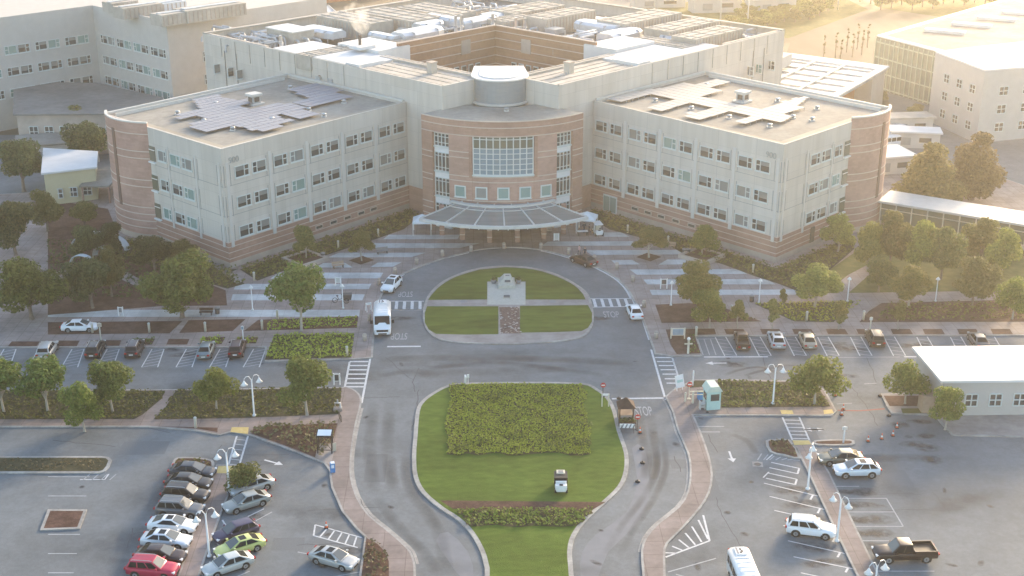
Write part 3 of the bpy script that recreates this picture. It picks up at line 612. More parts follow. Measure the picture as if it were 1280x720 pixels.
for s in (-1, 1):
    quad = wo([(0,0),(LONG,0),(LONG,DEEP),(0,DEEP)], s)
    b = MB(); b.prism(offset(quad, -.35), 4.1, ZR-.75, False); hp('wing_core', b, M['roofgrey'])
    # walls as slabs 0.35 thick with the roof inside
    b = MB()
    for i in range(4):
        a, c = quad[i], quad[(i+1) % 4]; ia, ic = offset(quad, -.35)[i], offset(quad, -.35)[(i+1) % 4]
        b.prism([a, c, ic, ia], 4.1, ZR, True)
    hp('wing_wall', b, M['panelwall'])
    inner = offset(quad, -.36)
    b = MB(); b.sheet(inner, ZR-.4); hp('wing_roof', b, M['roofgrey'])
    # tan edge strip along the two front sides
    b = MB(); b.sheet(wo([(.4,.4),(LONG-.4,.4),(LONG-.4,2.2),(2.2,2.2),(2.2,DEEP-6),(.4,DEEP-6)], s), ZR-.394); hp('roof_edge', b, M['rooftan'])
    b = MB()
    for e in ([(0,DEEP-.4),(LONG,DEEP-.4),(LONG,DEEP),(0,DEEP)], [(LONG-.4,0.5),(LONG,.5),(LONG,DEEP-.45),(LONG-.4,DEEP-.45)]):
        b.prism(wo(e, s), ZR+.003, ZR+.3)
    b.prism(wo([(1.0,DEEP-1.5),(LONG-2,DEEP-1.5),(LONG-2,DEEP-1.3),(1.0,DEEP-1.3)], s), ZR-.39, ZR+.15)
    hp('parapet_cap', b, M['whitecap'])
    b = MB(); b.prism(offset(quad, .05), 0, 1., False); hp('plinth', b, M['plinth'])
    b = MB(); b.prism(offset(quad, .03), 1.0, 4.1); hp('brick_base', b, M['brick'])
    b = MB()
    for z in (1.5, 2.45, 3.3, 4.02): b.prism(offset(quad, .055), z, z+.1)
    hp('brick_course', b, M['bline'])
    # facade direction angles
    def face_pt(a, long):  # a along from front corner
        return wp(s, a, 0) if long else wp(s, 0, a)
    nL = Vector((-s*uu.y, uu.x)); rzL = atan2(nL.y, nL.x)+pi/2
    nS = Vector((s*ww.y, -ww.x)); rzS = atan2(nS.y, nS.x)+pi/2
    gb_ = MB()
    def pil(a, w, long, z0=3.25, z1=16.3):
        pb = MB()
        nn = nL if long else nS; rz = rzL if long else rzS
        for r in range(3):
            zc = (z0+.6 if r == 2 else ROWS[r]-1.2); zt = ROWS[r]+2.45
            x, y = face_pt(a, long)
            pb.box((x+nn.x*.03, y+nn.y*.03, (zc+zt)/2), (w*.45, .16, zt-zc-.25), rz)
            for d in (-w*.5, w*.5):
                x, y = face_pt(a+d, long); gb_.box((x+nn.x*.006, y+nn.y*.006, (zc+zt)/2), (.1, .05, zt-zc-.5), rz)
        x, y = face_pt(a, long); pb.box((x+nn.x*.06, y+nn.y*.06, 3.72), (w*.45, .24, .9), rz); pb.box((x+nn.x*.01, y+nn.y*.01, 9.9), (w*.42, .14, 12.2), rz); hp('pilaster', pb, M['pil'])
    for i in range(5):
        a0 = 2.1+7.25*i
        for r, z in enumerate(ROWS):
            for k, d in ((0, 1.3), (1, 4.5)):
                x, y = face_pt(a0+d, True); put_window(x, y, z, rzL, (1 if k == 0 else -1)*(-s))
        if i < 4: pil(a0+6.55, 1.3, True)
    pil(.75, 1.1, True); pil(.9, 1.0, False); pil(6.6, .9, False); pil(13.6, .8, False)
    for z in ROWS:
        for a, k in ((8.75, 1), (11.8, -1)):
            x, y = face_pt(a, False); put_window(x, y, z, rzS, k*s)
        x, y = face_pt(15.1, False); put_window(x, y, z, rzS, 1, True)
    # panel joints
    for z in (8.0, 12.45): 
        for long, L_ in ((True, LONG), (False, 17.4)):
            x0, y0 = face_pt(L_/2, long); nn = nL if long else nS; gb_.box((x0+nn.x*.004, y0+nn.y*.004, z), (L_-.2, .03, .07), rzL if long else rzS)
    hp('wall_joint', gb_, M['groove'])
    # low basement windows
    alist = [17.5,20.5,23.5,26.5,29.3] if s < 0 else [12.5,16,19.2,22.2,25,27.8]
    for a in alist:
        x, y = face_pt(a, True)
        v = MB()
        v.box((0,-.03,.28),(1.5,.16,.62)); v.m = 1; v.box((0,-.08,.28),(1.25,.1,.42))
        o = v.build('basement_window', [M['bline'], M['gd']], hos, loc=(x, y-200, 1.75), rz=rzL)
    if s > 0:
        x, y = face_pt(33.2, True); v = MB(); v.box((0,-.08,1.45),(3,.2,2.9)); d = v.build('side_door', M['frame'], hos, loc=(x, y-200, .15), rz=rzL)
        v = MB()
        for q in (-.72, .72): v.box((q,-.2,1.4),(1.25,.06,2.5))
        v.build('door_glass', M['gt'], d)
        x, y = face_pt(16, False); v = MB(); v.box((0,-.06,1.2),(1.4,.2,2.4)); d = v.build('side_door', M['frame'], hos, loc=(x, y-200, .15), rz=rzS)
        x, y = face_pt(9.6, False); v = MB(); v.box((0,-.06,1.2),(1.1,.2,2.4)); v.build('side_door', M['dgrey'], hos, loc=(x, y-200, 1.), rz=rzS)
    # green glass strip beside the tower
    c2 = MB()
    for z in ROWS:
        x, y = face_pt(17.72, False); b = MB(); b.box((x+nS.x*.02, y+nS.y*.02, z+.8), (1.5, .16, 2.3), rzS); hp('stair_window', b, M['go'])
        c2 = MB(); c2.box((x+nS.x*.1, y+nS.y*.1, z-.55), (1.7, .5, .22), rzS); hp('stair_window_sill', c2, M['white']); c2 = MB(); c2.box((x+nS.x*.08, y+nS.y*.08, z+1.4), (1.5, .16, .1), rzS); hp('stair_window_head', c2, M['white'])
    # number by the corner
    cu = bpy.data.curves.new('num', 'FONT'); cu.body = '900'; cu.size = 1.25; cu.align_x = 'CENTER'; cu.extrude = .04
    to = bpy.data.objects.new('num', cu); COL.objects.link(to); me = bpy.data.meshes.new_from_object(to.evaluated_get(bpy.context.evaluated_depsgraph_get())); bpy.data.objects.remove(to)
    me.transform(Matrix.Rotation(pi/2, 4, 'X')); me.materials.clear(); me.materials.append(mat('number_grey', (.36,.36,.35), None) if s < 0 else bpy.data.materials['number_grey'])
    x, y = face_pt(2.1, True); o = bpy.data.objects.new('building_number', me); COL.objects.link(o); o.parent = hos; o.location = (x+nL.x*.05, y+nL.y*.05-200, 15.75); o.rotation_euler.z = rzL
    # stair tower: the part of a drum that stands outside the wing
    tm = wp(s, 0, 24.3); RT = 9.5; ha = math.asin(5.8/RT); cc = (tm[0]-nS.x*RT*cos(ha), tm[1]-nS.y*RT*cos(ha))
    aa = atan2(nS.y, nS.x)
    def arc(r, h=ha, n=18): return [(cc[0]+r*cos(aa+h*(2*i/n-1)), cc[1]+r*sin(aa+h*(2*i/n-1))) for i in range(n+1)]
    def tow(r, z0, z1, bb):
        o = arc(r); q = [wp(s, .25, 18.6), wp(s, .25, 30.0)]
        if hypot(o[-1][0]-q[0][0], o[-1][1]-q[0][1]) > hypot(o[-1][0]-q[1][0], o[-1][1]-q[1][1]): q = q[::-1]
        bb.prism(o+q, z0, z1)
    b = MB(); tow(RT, 1.0, ZR-1.1, b); hp('stair_tower', b, M['brickp'])
    b = MB(); tow(RT+.06, 0, 1.0, b); hp('plinth', b, M['plinth'])
    b = MB()
    for i in range(18):   # open screen wall around the tower top
        o0, o1 = arc(RT), arc(RT-.3)
        b.prism([o0[i], o0[i+1], o1[i+1], o1[i]], ZR-1.1, ZR+(.5 if i < 13 else .5))
    hp('tower_screen', b, M['brickp'])
    b = MB()
    for i in range(18): o0, o1 = arc(RT+.04), arc(RT-.34); b.prism([o0[i], o0[i+1], o1[i+1], o1[i]], ZR+.502, ZR+.7)
    hp('tower_cap', b, M['whitecap'])
    b = MB()
    for z in (2.0, 3.1, 4.2, 5.3, 8.6, 9.7, 13.1, 14.2, 16.9): tow(RT+.035, z, z+.13, b)
    hp('brick_course', b, M['bline'])
    b = MB(); k = -.36 if True else 0; an = aa+s*.06
    b.box((cc[0]+(RT-.04)*cos(an), cc[1]+(RT-.04)*sin(an), 11.2), (.75, .28, 12.2), an+pi/2); hp('tower_slot', b, M['slot'])
# ---- curved entrance block
RC = (.2, 214.8); RR = 17.2
b = MB(); b.ann(RC, 12, RR, -.83, .83, 15.7, ZR-.05, 40); hp('entrance_cornice', b, M['brick'])
b = MB(); b.ann(RC, RR, RR+.07, -.832, .832, ZR-.048, ZR+.08, 40); b.ann(RC, RR, RR+.06, -.832, .832, 17.1, 17.22, 40); b.ann(RC, RR, RR+.06, -.832, .832, 15.75, 15.87, 40); hp('cornice_course', b, M['bline'])
b = MB(); b.ann(RC, 8, RR-.35, -.825, .825, ZR-.04, ZR+.03, 40); hp('entrance_roof', b, M['roofgrey'])
b = MB(); b.ann(RC, RR-.34, RR-.01, -.825, .825, ZR-.04, ZR+.06, 40); hp('roof_edge', b, M['rooftan'])
b = MB(); b.ann(RC, 10, RR, -.51, .51, 4.9, 15.7, 36); hp('entrance_wall', b, M['brickp'])
b = MB()
for z in (5.4, 8.45, 9.25, 12.2, 13.1):
    if z > 9.4:
        for q in (-1, 1): b.ann(RC, RR, RR+.05, q*.3, q*.51, z, z+.13, 10)
    else: b.ann(RC, RR, RR+.05, -.51, .51, z, z+.13, 30)
hp('brick_course', b, M['bline'])
for q in (-1, 1):
    b = MB(); b.ann(RC, 12, RR+.02, q*.694, q*.83, 0, 15.7, 6); p = hp('brick_pier', b, M['brick'])
    b = MB()
    for z in (1.2, 2.2, 3.2, 4.2, 7.9, 8.8, 11.6, 12.5): b.ann(RC, RR, RR+.07, q*.692, q*.832, z, z+.12, 6)
    hp('brick_course', b, M['bline'])
    b = MB(); b.ann(RC, 12, RR-.5, q*.51, q*.694, 0, 15.7, 8); hp('bay_wall', b, M['white'])
    for z0, z1 in ((13.5, 15.6), (9.5, 12.5), (5.4, 8.4), (1.3, 4.2)):
        f = MB(); p = MB(); p.ann(RC, RR-.6, RR-.46, q*.52, q*.684, z0, z1, 8)
        for t in range(5): f.ann(RC, RR-.5, RR-.36, q*(.52+.164*t/4-.004), q*(.52+.164*t/4+.004), z0, z1, 1)
        for z in (z0, z0+.55, z1-.6, z1-.08): f.ann(RC, RR-.5, RR-.37, q*.52, q*.684, z, z+.09, 8)
        f.ann(RC, RR-.6, RR-.2, q*.515, q*.69, z0-.22, z0-.02, 8)
        wo_ = hp('bay_window', f, M['frame']); pn = p.build('pane', M['gd'], hos, world=True); pn.parent = wo_
# big curved window
AW = .27; f = MB(); p = MB(); p2 = MB(); p.ann(RC, RR-.3, RR+.03, -AW, AW, 9.8, 13.9, 24); p2.ann(RC, RR-.3, RR+.03, -AW, AW, 13.95, 16.0-.3, 24)
for i in range(10): a = -AW+2*AW*i/9; f.ann(RC, RR, RR+.14, a-.0045, a+.0045, 9.7, 15.7, 1)
for z in (9.7, 10.5, 11.35, 12.2, 13.05, 13.85, 15.3): f.ann(RC, RR, RR+.12, -AW, AW, z, z+.11, 24)
f.ann(RC, RR, RR+.3, -AW-.01, AW+.01, 9.5, 9.7, 24)
wo_ = hp('curved_window', f, M['frame']); pn = p.build('lower_panes', M['gblue'], hos, world=True); pn.parent = wo_; pn = p2.build('upper_panes', M['go'], hos, world=True); pn.parent = wo_
for q in (-1, 1): b = MB(); b.ann(RC, RR, RR+.22, q*(AW+.012), q*(AW+.04), 9.2, 15.7, 2); hp('brick_rib', b, M['brick']); b = MB(); b.ann(RC, RR, RR+.05, q*.13, q*.133, 5, 9.2, 1); b.ann(RC, RR, RR+.05, q*.28, q*.283, 5, 9.2, 1); hp('wall_joint', b, M['brick'])
for i in range(5):
    a = (i-2)*.2; f = MB(); f.ann(RC, RR, RR+.1, a-.055, a+.055, 5.85, 7.75, 4); f.ann(RC, RR, RR+.2, a-.06, a+.06, 5.75, 5.85, 4); q = hp('small_window', f, M['frame'])
    p = MB(); p.ann(RC, RR, RR+.115, a-.044, a+.044, 6.03, 7.57, 4); pn = p.build('pane', M['gt'] if i != 1 else M['gb'], hos, world=True); pn.parent = q
# ground floor behind the canopy
b = MB(); b.ann(RC, 10, RR-1.6, -.51, .51, 0, 4.9, 30); hp('lobby_wall', b, M['brick'])
f = MB(); p = MB()
for i in range(9):
    a = (i-4)*.1; p.ann(RC, RR-1.6, RR-1.52, a-.045, a+.045, .2, 3.2, 3); f.ann(RC, RR-1.6, RR-1.48, a-.05, a-.045, .15, 3.4, 1); f.ann(RC, RR-1.6, RR-1.48, a+.045, a+.05, .15, 3.4, 1)
f.ann(RC, RR-1.6, RR-1.48, -.45, .45, 3.2, 3.4, 24); q = hp('entrance_doors', f, M['frame']); pn = p.build('glass', M['gd'], hos, world=True); pn.parent = q
# canopy
CC = (.1, 207.6)
cg = MB(); cb = MB(); AC = .645
cg.ann(CC, 13.0, 20.9, -AC, AC, 4.98, 5.05, 36); can = hp('entrance_canopy', cg, M['canopyglass'])
cb.ann(CC, 20.85, 21.3, -AC, AC, 4.7, 5.15, 36); cb.ann(CC, 11.6, 12.3, -.75, .75, 5.1, 5.4, 30); cb.ann(CC, 13.6, 13.75, -AC, AC, 5.06, 5.16, 30)
for i in range(7): a = -AC+2*AC*i/6; cb.ann(CC, 12.6, 20.9, a-.0055, a+.0055, 4.85, 5.2, 1)
for i in range(6): a = -.62+1.24*i/5; cb.ann(CC, 10.6, 11.3, a-.006, a+.006, 5.1, 5.3, 1)
o = cb.build('canopy_beam', M['whitecap'], hos, world=True); o.parent = can
b = MB(); b.ann(CC, 9.3, 12.95, -.7, .7, 5.0, 5.05, 24); o = b.build('canopy_panel', M['groove'], hos, world=True); o.parent = can
for i, a in enumerate((-.76, -.475, -.155, .155, .475, .76)):
    x, y = CC[0]+13.85*sin(a), CC[1]-13.85*cos(a)
    b = MB(); b.box((0,0,2.5),(.75,.75,5)); b.m = 1
    for z in (1.0, 2.1, 3.2, 4.3): b.box((0,0,z),(.8,.8,.1))
    b.build('canopy_pillar', [M['brick'], M['bline']], hos, loc=(x, y-200, 0))
# ---- central block
ZM = 22.
VL = (9.1, 205.4); LC = (55, 251.4); BK = (0, 306.4); CF, CS, CB = (0, 217.), (17.5, 234.5), (0, 252.)
b = MB()
def wall(bb, p, q, z0, z1, t=.4):
    d = Vector((q[0]-p[0], q[1]-p[1])).normalized(); n = Vector((-d.y, d.x))*t
    bb.prism([p, q, (q[0]+n.x, q[1]+n.y), (p[0]+n.x, p[1]+n.y)], z0, z1)
for s in (-1, 1):
    m = lambda p: (s*p[0], p[1])
    wall(b, m(VL), m(LC), 4.1, ZM, .4*s); wall(b, m(LC), m(BK), 0, ZM, .4*s); wall(b, (s*.0, 214.5), m(VL), 4.1, ZM, .4*s)
hp('central_wall', b, M['panelwall'])
b = MB(); c = MB()
for s in (-1, 1):
    m = lambda p: (s*p[0], p[1])
    wall(b, m(VL), m(LC), 0, 4.1, .4*s); wall(c, m(CF), m(CS), 2, 19.9, -.4*s); wall(c, m(CS), m(CB), 2, ZM+1.2, -.4*s)
hp('brick_base', b, M['brick']); hp('courtyard_wall', c, M['brickc'])
c = MB(); v = MB(); vf = MB()
for s in (-1, 1):
    m = lambda p: (s*p[0], p[1])
    d = Vector((-1,1)).normalized()
    for z in (12.6,14.2,15.9,17.5,19.1,20.7,22.1,23.1): wall(c, (s*(CS[0]-.06), CS[1]-.06), (0, CB[1]-.1), z, z+.14, -.4*s)
    for i in range(9):
        t = .2+i*.075; x, y = CS[0]*(1-t), CS[1]+(CB[1]-CS[1])*t
        vf = MB(); v = MB(); vf.box((s*x-s*.08, y-.08, 15.1), (1.2, .2, 3.4), s*-pi/4); v.box((s*x-s*.14, y-.14, 15.1), (.95, .2, 3.1), s*-pi/4); q_ = hp('courtyard_window', vf, M['frame']); o = v.build('glass', M['gd'], hos, world=True); o.parent = q_
hp('brick_course', c, M['bline'])
for s in (-1, 1): x, y = s*5.6, CB[1]-5.75; b = MB(); b.box((x, y, 20.2), (2.3, .2, 2.6), -s*pi/4); hp('louver_panel', b, M['plinth'])
b = MB()
for s in (-1, 1):
    m = lambda p: (s*p[0], p[1])
    for P_ in ([VL, LC, (CS[0], CS[1]), CF], [LC, BK, CB, CS], [VL, CF, (0, 214.5)]): b.sheet([m(p) for p in P_], 19.6)
hp('central_roof', b, M['roofdark'])
b = MB(); b.sheet([(-17.4,234.5),(0,217.1),(17.4,234.5),(0,251.9)], 6); hp('courtyard_floor', b, M['roofgrey'])
b = MB(); c = MB()
def mp(s, a, bb): # central block coordinates: a outward along the front side, bb inward
    return (s*(VL[0]+.7071*a-.7071*bb), VL[1]+.7071*a+.7071*bb)
def mq(s, a0, a1, b0, b1): return ccw([mp(s, a0, b0), mp(s, a1, b0), mp(s, a1, b1), mp(s, a0, b1)])
for s in (-1, 1):
    for (a0, a1, b0, b1, z) in ((21, 44, .45, 9.5, 22.05), (26, 37, 9.6, 17, 22.6), (20.5, 24, .45, 6, 22.3)): b = MB(); b.prism(mq(s, a0, a1, b0, b1), 19.6, z); hp('white_roof', b, M['whiteroof'])
    c = MB(); c.prism(mq(s, .45, 20.4, .45, 8.4), 19.6, 21.7)
    c.prism(mq(s, .5, 24.5, 8.5, 9.0), 21.6, 22.15); c.prism(mq(s, .5, 24.5, 9.6, 10.0), 21.6, 22.1)
    for k in range(4): c.prism(mq(s, .8, 20.2, 1.2+k*1.9, 2.7+k*1.9), 21.7, 21.82)
    hp('louver_roof', c, M['louver']); c = MB(); c.prism(mq(s, 46, 63.9, .4, 1.1), 21.3, 22.1); hp('parapet_cap', c, M['louver'])
b = MB()
for s in (-1, 1): wall(b, (s*LC[0], LC[1]), (0, BK[1]), ZM+.002, ZM+.25, 1.0*s)
hp('parapet_cap', b, M['louver'])
for s in (-1, 1):   # windows of the central block that show beside the wings
    rz = atan2(-.7071, -s*.7071)+pi/2
    for a, r in ((60.3,0),(56,0),(53.2,0),(60.3,1),(56,1),(53.2,1)):
        x, y = mp(s, a, 0); put_window(x, y, ROWS[r]+1.9, rz, 1, False)
    b = MB()
    for k in range(9):
        x, y = mp(s, 24+k*4.4, -.01); b.box((x, y, 20.1), (.09, .05, 3.4), rz)
        for q in (58.3, 54.6+.1): x, y = mp(s, q, 0); b.box((x, y, 13.6), (.12, .08, 12.), rz)
    hp('wall_joint', b, M['groove'])
b = MB()
DC = (0., 212.2)
o = [(DC[0]+4.55*sin(-pi/2+pi*i/20), DC[1]-4.55*cos(-pi/2+pi*i/20)) for i in range(21)]+[(4.0, 219), (-4.0, 219)]
b.prism(o, ZR-.3, ZM+.1); hp('entrance_drum', b, M['drum'])
b = MB(); b.prism(offset(ccw(o), .12), ZM+.1, ZM+.3); b.prism(offset(ccw(o), -1.2), ZM+.3, ZM+.45); hp('drum_roof', b, M['whiteroof'])
b = MB(); b.ann(DC, 4.55, 4.95, -pi/2, pi/2, ZR+.03, ZR+.3, 24)
for s in (-1, 1): wall(b, (s*4.9, 210.7+1.2), (s*8.6, 206.6+.9), ZR+.03, ZR+.3, .25*s)
hp('roof_flashing', b, M['whitecap'])
# ================================================================== ROOFTOP THINGS
def vent_unit(x, y, z, label):
    t = thing('roof_exhaust_vent', label, 'roof vent', (x, y, z), pi/4, 'hooded exhaust vents on the wing roofs')
    b = MB(); b.box((0,0,.12),(2.4,2.4,.24)); b.build('curb', M['whitecap'], t)
    b = MB(); b.box((0,0,.85),(1.5,1.5,1.2)); b.build('casing', M['metal'], t)
    b = MB()
    for q in range(4): a = q*pi/2; b.box((.76*cos(a),.76*sin(a),.85),(.05,.95,.75),a)
    b.build('louvre', M['dgrey'], t)
    b = MB(); b.box((0,0,1.62),(2.0,2.0,.34)); b.build('hood', M['whitecap'], t)
ZW = ZR-.4
x, y = g(318, 130, ZW); vent_unit(x, y, ZW, 'square metal exhaust vent with white hood on the left wing roof')
x, y = g(928, 127, ZW); vent_unit(x, y, ZW, 'square metal exhaust vent with white hood on the right wing roof')
def curb_fan(x, y, z, label, sc=1.):
    t = thing('roof_fan', label, 'roof fan', (x, y, z), 0, 'small round fans and vents on the wing roofs')
    b = MB(); b.box((0,0,.1*sc),(1.0*sc,1.0*sc,.2*sc)); b.build('curb', M['whitecap'], t)
    b = MB(); b.lathe([(.3*sc,.2*sc),(.34*sc,.5*sc),(.5*sc,.52*sc),(.45*sc,.68*sc),(.12*sc,.78*sc)]); b.build('cowl', M['metal'], t)
for i, (px, py, w) in enumerate(((222,143,'left wing roof near its stair tower'),(270,131,'left wing roof behind the solar panels'),(255,153,'left wing roof in the gap of the solar panels'),(291,163,'left wing roof at the panels front edge'),(340,151,'left wing roof, in front of the square vent'),(386,139,'left wing roof at the panels right notch'),(363,111,'left wing roof towards its back corner'),(430,129,'left wing roof near the inner corner'),(405,146,'left wing roof beside the rightmost panel edge'),(819,127,'right wing roof in the first notch of panels'),(864,137,'right wing roof in the second notch of panels'),(911,148,'right wing roof in the third notch of panels'),(962,159,'right wing roof at the front end of the panels'),(991,148,'right wing roof by the last panel row'),(1021,137,'right wing roof beside the long panel arm'),(883,108,'right wing roof towards its back corner'),(972,127,'right wing roof right of the square vent'),(1015,151,'right wing roof near its outer edge'),(633,139,'curved entrance roof in front of the drum'))):
    z = ZW if px != 633 else ZR+.03; x, y = g(px, py, z); curb_fan(x, y, z, 'small metal fan on the '+w if 'curved' not in w else 'small round white fan on the '+w, .8)
for i, (px, py) in enumerate(((402,104),(417,107),(830,101))):
    z = ZW; x, y = g(px, py, z); t = thing('condenser_unit', ['white condenser unit left of its twin against the tall wall on the left wing roof','white condenser unit right of its twin against the tall wall on the left wing roof','white condenser unit at the back edge of the right wing roof'][i], 'condenser', (x, y, z), pi/4, 'condenser units on the wing roofs')
    b = MB(); b.box((0,0,.1),(2.1,1.6,.2)); b.build('base', M['white'], t); b = MB(); b.box((0,0,.75),(1.7,1.2,1.1)); b.build('casing', M['metal'], t); b = MB(); b.lathe([(.5,1.3),(.5,1.42)], n=12); b.build('fan_guard', M['dgrey'], t)
def solar(s, rows, label):
    t = thing('solar_array', label, 'solar panels', (*wp(s, 20, 12), ZW), 0, 'solar arrays on the wing roofs')
    for (tt, a0, a1) in rows:
        n = max(1, int((a1-a0)/1.05)); b = MB()
        for k in range(n):
            a = a0+k*1.05; p = [wp(s, a, tt), wp(s, a+1.0, tt), wp(s, a+1.0, tt+1.42), wp(s, a, tt+1.42)]
            z = (.42,)*4; 
            if s > 0: p = [p[1], p[0], p[3], p[2]]
            o0 = t.location
            bo = [(p[i][0]-o0.x, p[i][1]-o0.y, z[i]) for i in range(4)]; tp = [(p[i][0]-o0.x, p[i][1]-o0.y, z[i]+.05) for i in range(4)]
            if s < 0: bo, tp = bo[::-1], tp[::-1]
            if area([(q[0], q[1]) for q in bo]) < 0: bo, tp = bo[::-1], tp[::-1]
            b.hexa(bo+tp)
            q0 = [( (p[i][0]*(1-.0)-o0.x), (p[i][1]-o0.y)) for i in range(4)]
            if k % 3 == 0: b.m = 1; b.box((q0[2][0], q0[2][1], .22), (.07,.07,.44)); b.m = 0
        b.build('panel_row', [M['pv' if s < 0 else 'pv2'], M['metal']], t)
lrows = []
for k in range(16):
    tt = 2.9+k*1.55
    if tt < 9: r = [(9.6-.4*(k%2), 17.5+k*.2), (18.6, 23.0)] if tt > 3 else [(10, 15)]
    elif tt < 12.6: r = [(4.2, 24.5+k*.1), (24.6, 34.2)]
    elif tt < 17: r = [(4.6+(k-6)*.6, 24), (28.6, 37)] if tt < 15 else [(9, 18), (29, 37)]
    elif tt < 21: r = [(4.8+(k-9)*1.2, 22), (30, 36.5)]
    else: r = [(12.3+(k-12)*.8, 20)] if tt < 26.6 else []
    lrows += [(tt, a, c) for a, c in r]
solar(-1, lrows, 'blue grey solar panels laid in a cross shape on the left wing roof')
rrows = []
for k in range(16):
    tt = 2.4+k*1.55
    if tt < 5: r = [(17.4, 21.2+k), (25, 28.3), (33.6, 37)]
    elif tt < 9: r = [(10.9, 13.7), (17.3, 21.5), (25.2, 29), (33.6, 37)]
    elif tt < 14.3: r = [(7.6+(k-5)*.3, 36.5)]
    elif tt < 21: r = [(10.2, 14.6), (26.6, 35.4)]
    else: r = [(11.9+.5*(k-12), 15.2), (29.5, 33)] 
    rrows += [(tt, a, c) for a, c in r]
solar(1, rrows, 'pale glaring solar panels laid in notched rows on the right wing roof')
def yaw45(k): return pi/4 if k else -pi/4
def ahu(px, py, l, w, h, k, label):
    z = 19.6; x, y = g(px, py, z+h)
    t = thing('air_handling_unit', label, 'air handler', (x, y, z), yaw45(k), 'ribbed air handling units on the central roof')
    b = MB(); b.box((0,0,h/2),(l,w,h))
    b.build('casing', M['louver'], t)
    b = MB()
    n = int(l/.9)
    for i in range(n):
        xx = -l/2+.45+i*(l-.9)/(n-1)
        for q in (-1, 1): b.box((xx, q*(w/2+.05), h*.5), (.28, .1, h*.86))
    b.build('rib', M['plinth'], t)
    b = MB()
    for q in (-.33, 0, .33): b.box((0, q*w, h+.06), (l*.98, .14, .12))
    for i in range(4): b.box((-l/2+l*(i+.5)/4, 0, h+.05), (.12, w*.98, .09))
    b.build('roof_seam', M['louver'], t)
for i, (px, py, l, w, h, k, d) in enumerate(((443,22,15,7,3.4,0,'left rear parapet'),(497,17,17,8,3.4,0,'left rear parapet, second one in'),(545,11,15,8,3.4,0,'middle of the rear roof'),(660,9,15,7,3.2,1,'right of the middle on the rear roof'),(700,16,15,6,3.6,1,'courtyard corner pipes'),(800,20,18,7,3.4,1,'right rear parapet'),(853,30,16,6,3.4,1,'right rear parapet, nearer the outer corner'),(885,40,15,5.5,3.4,1,'outer right corner'),(415,62,13,4,2.6,1,'left white roof'),(493,50,8,4,2.4,1,'left end of the brick courtyard wall'),(830,52,12,5,2.6,0,'right white roof'),(640,22,9,5,3,1,'back of the courtyard corner'))):
    ahu(px, py, l, w, h, k, f'beige ribbed air handler by the {d}' if 'one in' not in d and 'nearer' not in d else f'long beige ribbed air handler by the {d}')
def duct(px, py, l, w, h, k, label):
    z = 19.6; x, y = g(px, py, z+h)
    t = thing('silver_duct', label, 'duct', (x, y, z), yaw45(k), 'big silver ducts on the central roof')
    b = MB(); sec = [(-w/2,h*.45),(w/2,h*.45),(w/2,h*.85),(w*.3,h),(-w*.3,h),(-w/2,h*.85)]
    ring = lambda xx, sc: b.pts([(xx, p*sc, q) for p, q in sec])
    rs = [ring(-l/2, .8), ring(-l*.3, 1), ring(l*.3, 1), ring(l/2, .75)]
    for A, B in zip(rs, rs[1:]):
        for i in range(6): b.face([A[i], B[i], B[(i+1)%6], A[(i+1)%6]][::-1])
    b.face(rs[0]); b.face(rs[-1][::-1]); b.build('casing', M['duct'], t)
    for xx in (-l*.35, 0, l*.35):
        for q in (-w*.4, w*.4): b = MB(); b.box((xx, q, h*.22), (.15,.15,h*.46)); b.build('stand', M['pipe'], t)
    b = MB()
    for xx in (-l*.3, l*.3): b.box((xx,0,h*.72),(.08,w+.08,h*.55))
    b.build('flange', M['metal'], t)
for a in ((522,36,10,5,3.4,1,'large bright silver duct box behind the left courtyard wall'),(480,42,7,2.4,3,0,'narrow silver duct running to the steaming roof'),(535,27,6,3.5,3.2,1,'small rounded silver duct between two air handlers'),(556,20,9,3,3.4,0,'long silver duct left of the courtyard corner'),(595,22,9,3.4,3,1,'pale silver duct right of the twin exhaust stacks'),(622,15,8,4,3,1,'white topped duct box above the courtyard corner'),(672,22,6,4,3.2,0,'squat silver duct beside the right air handler'),(750,28,10,5,3,0,'wide pale duct box behind the right pipe cluster'),(775,38,9,5,2.8,1,'flat white duct box beside the right white roof'),(405,35,9,4.5,2.6,0,'round shouldered silver duct on the left mechanical roof'),(845,45,6,3,2.6,0,'low silver duct next to the outer right handlers')): duct(*a)
def pipes(px, py, n, r, label, seed):
    z = 19.6; x, y = g(px, py, z+1); t = thing('pipe_cluster', label, 'pipework', (x, y, z), pi/4*(1 if px > 640 else -1), 'pipe clusters on the central roof'); Rn = random.Random(seed)
    for i in range(n):
        b = MB(); x0, y0 = Rn.uniform(-r, r), Rn.uniform(-r*.6, r*.6); hh = Rn.uniform(.6, 2.2); l = Rn.uniform(1.5, r*1.2); q = Rn.choice((-1, 1)); rr = Rn.uniform(.14, .3)
        a = Rn.choice((0, pi/2)); 
        pth = [(x0, y0, 0), (x0, y0, hh*.8), (x0+q*.25*cos(a), y0+q*.25*sin(a), hh), (x0+q*l*cos(a), y0+q*l*sin(a), hh), (x0+q*(l+.25)*cos(a), y0+q*(l+.25)*sin(a), hh*.8), (x0+q*(l+.25)*cos(a), y0+q*(l+.25)*sin(a), 0)]
        b.tube(pth, rr, 8); b.build('pipe', M['pipe'] if i % 3 else M['duct'], t)
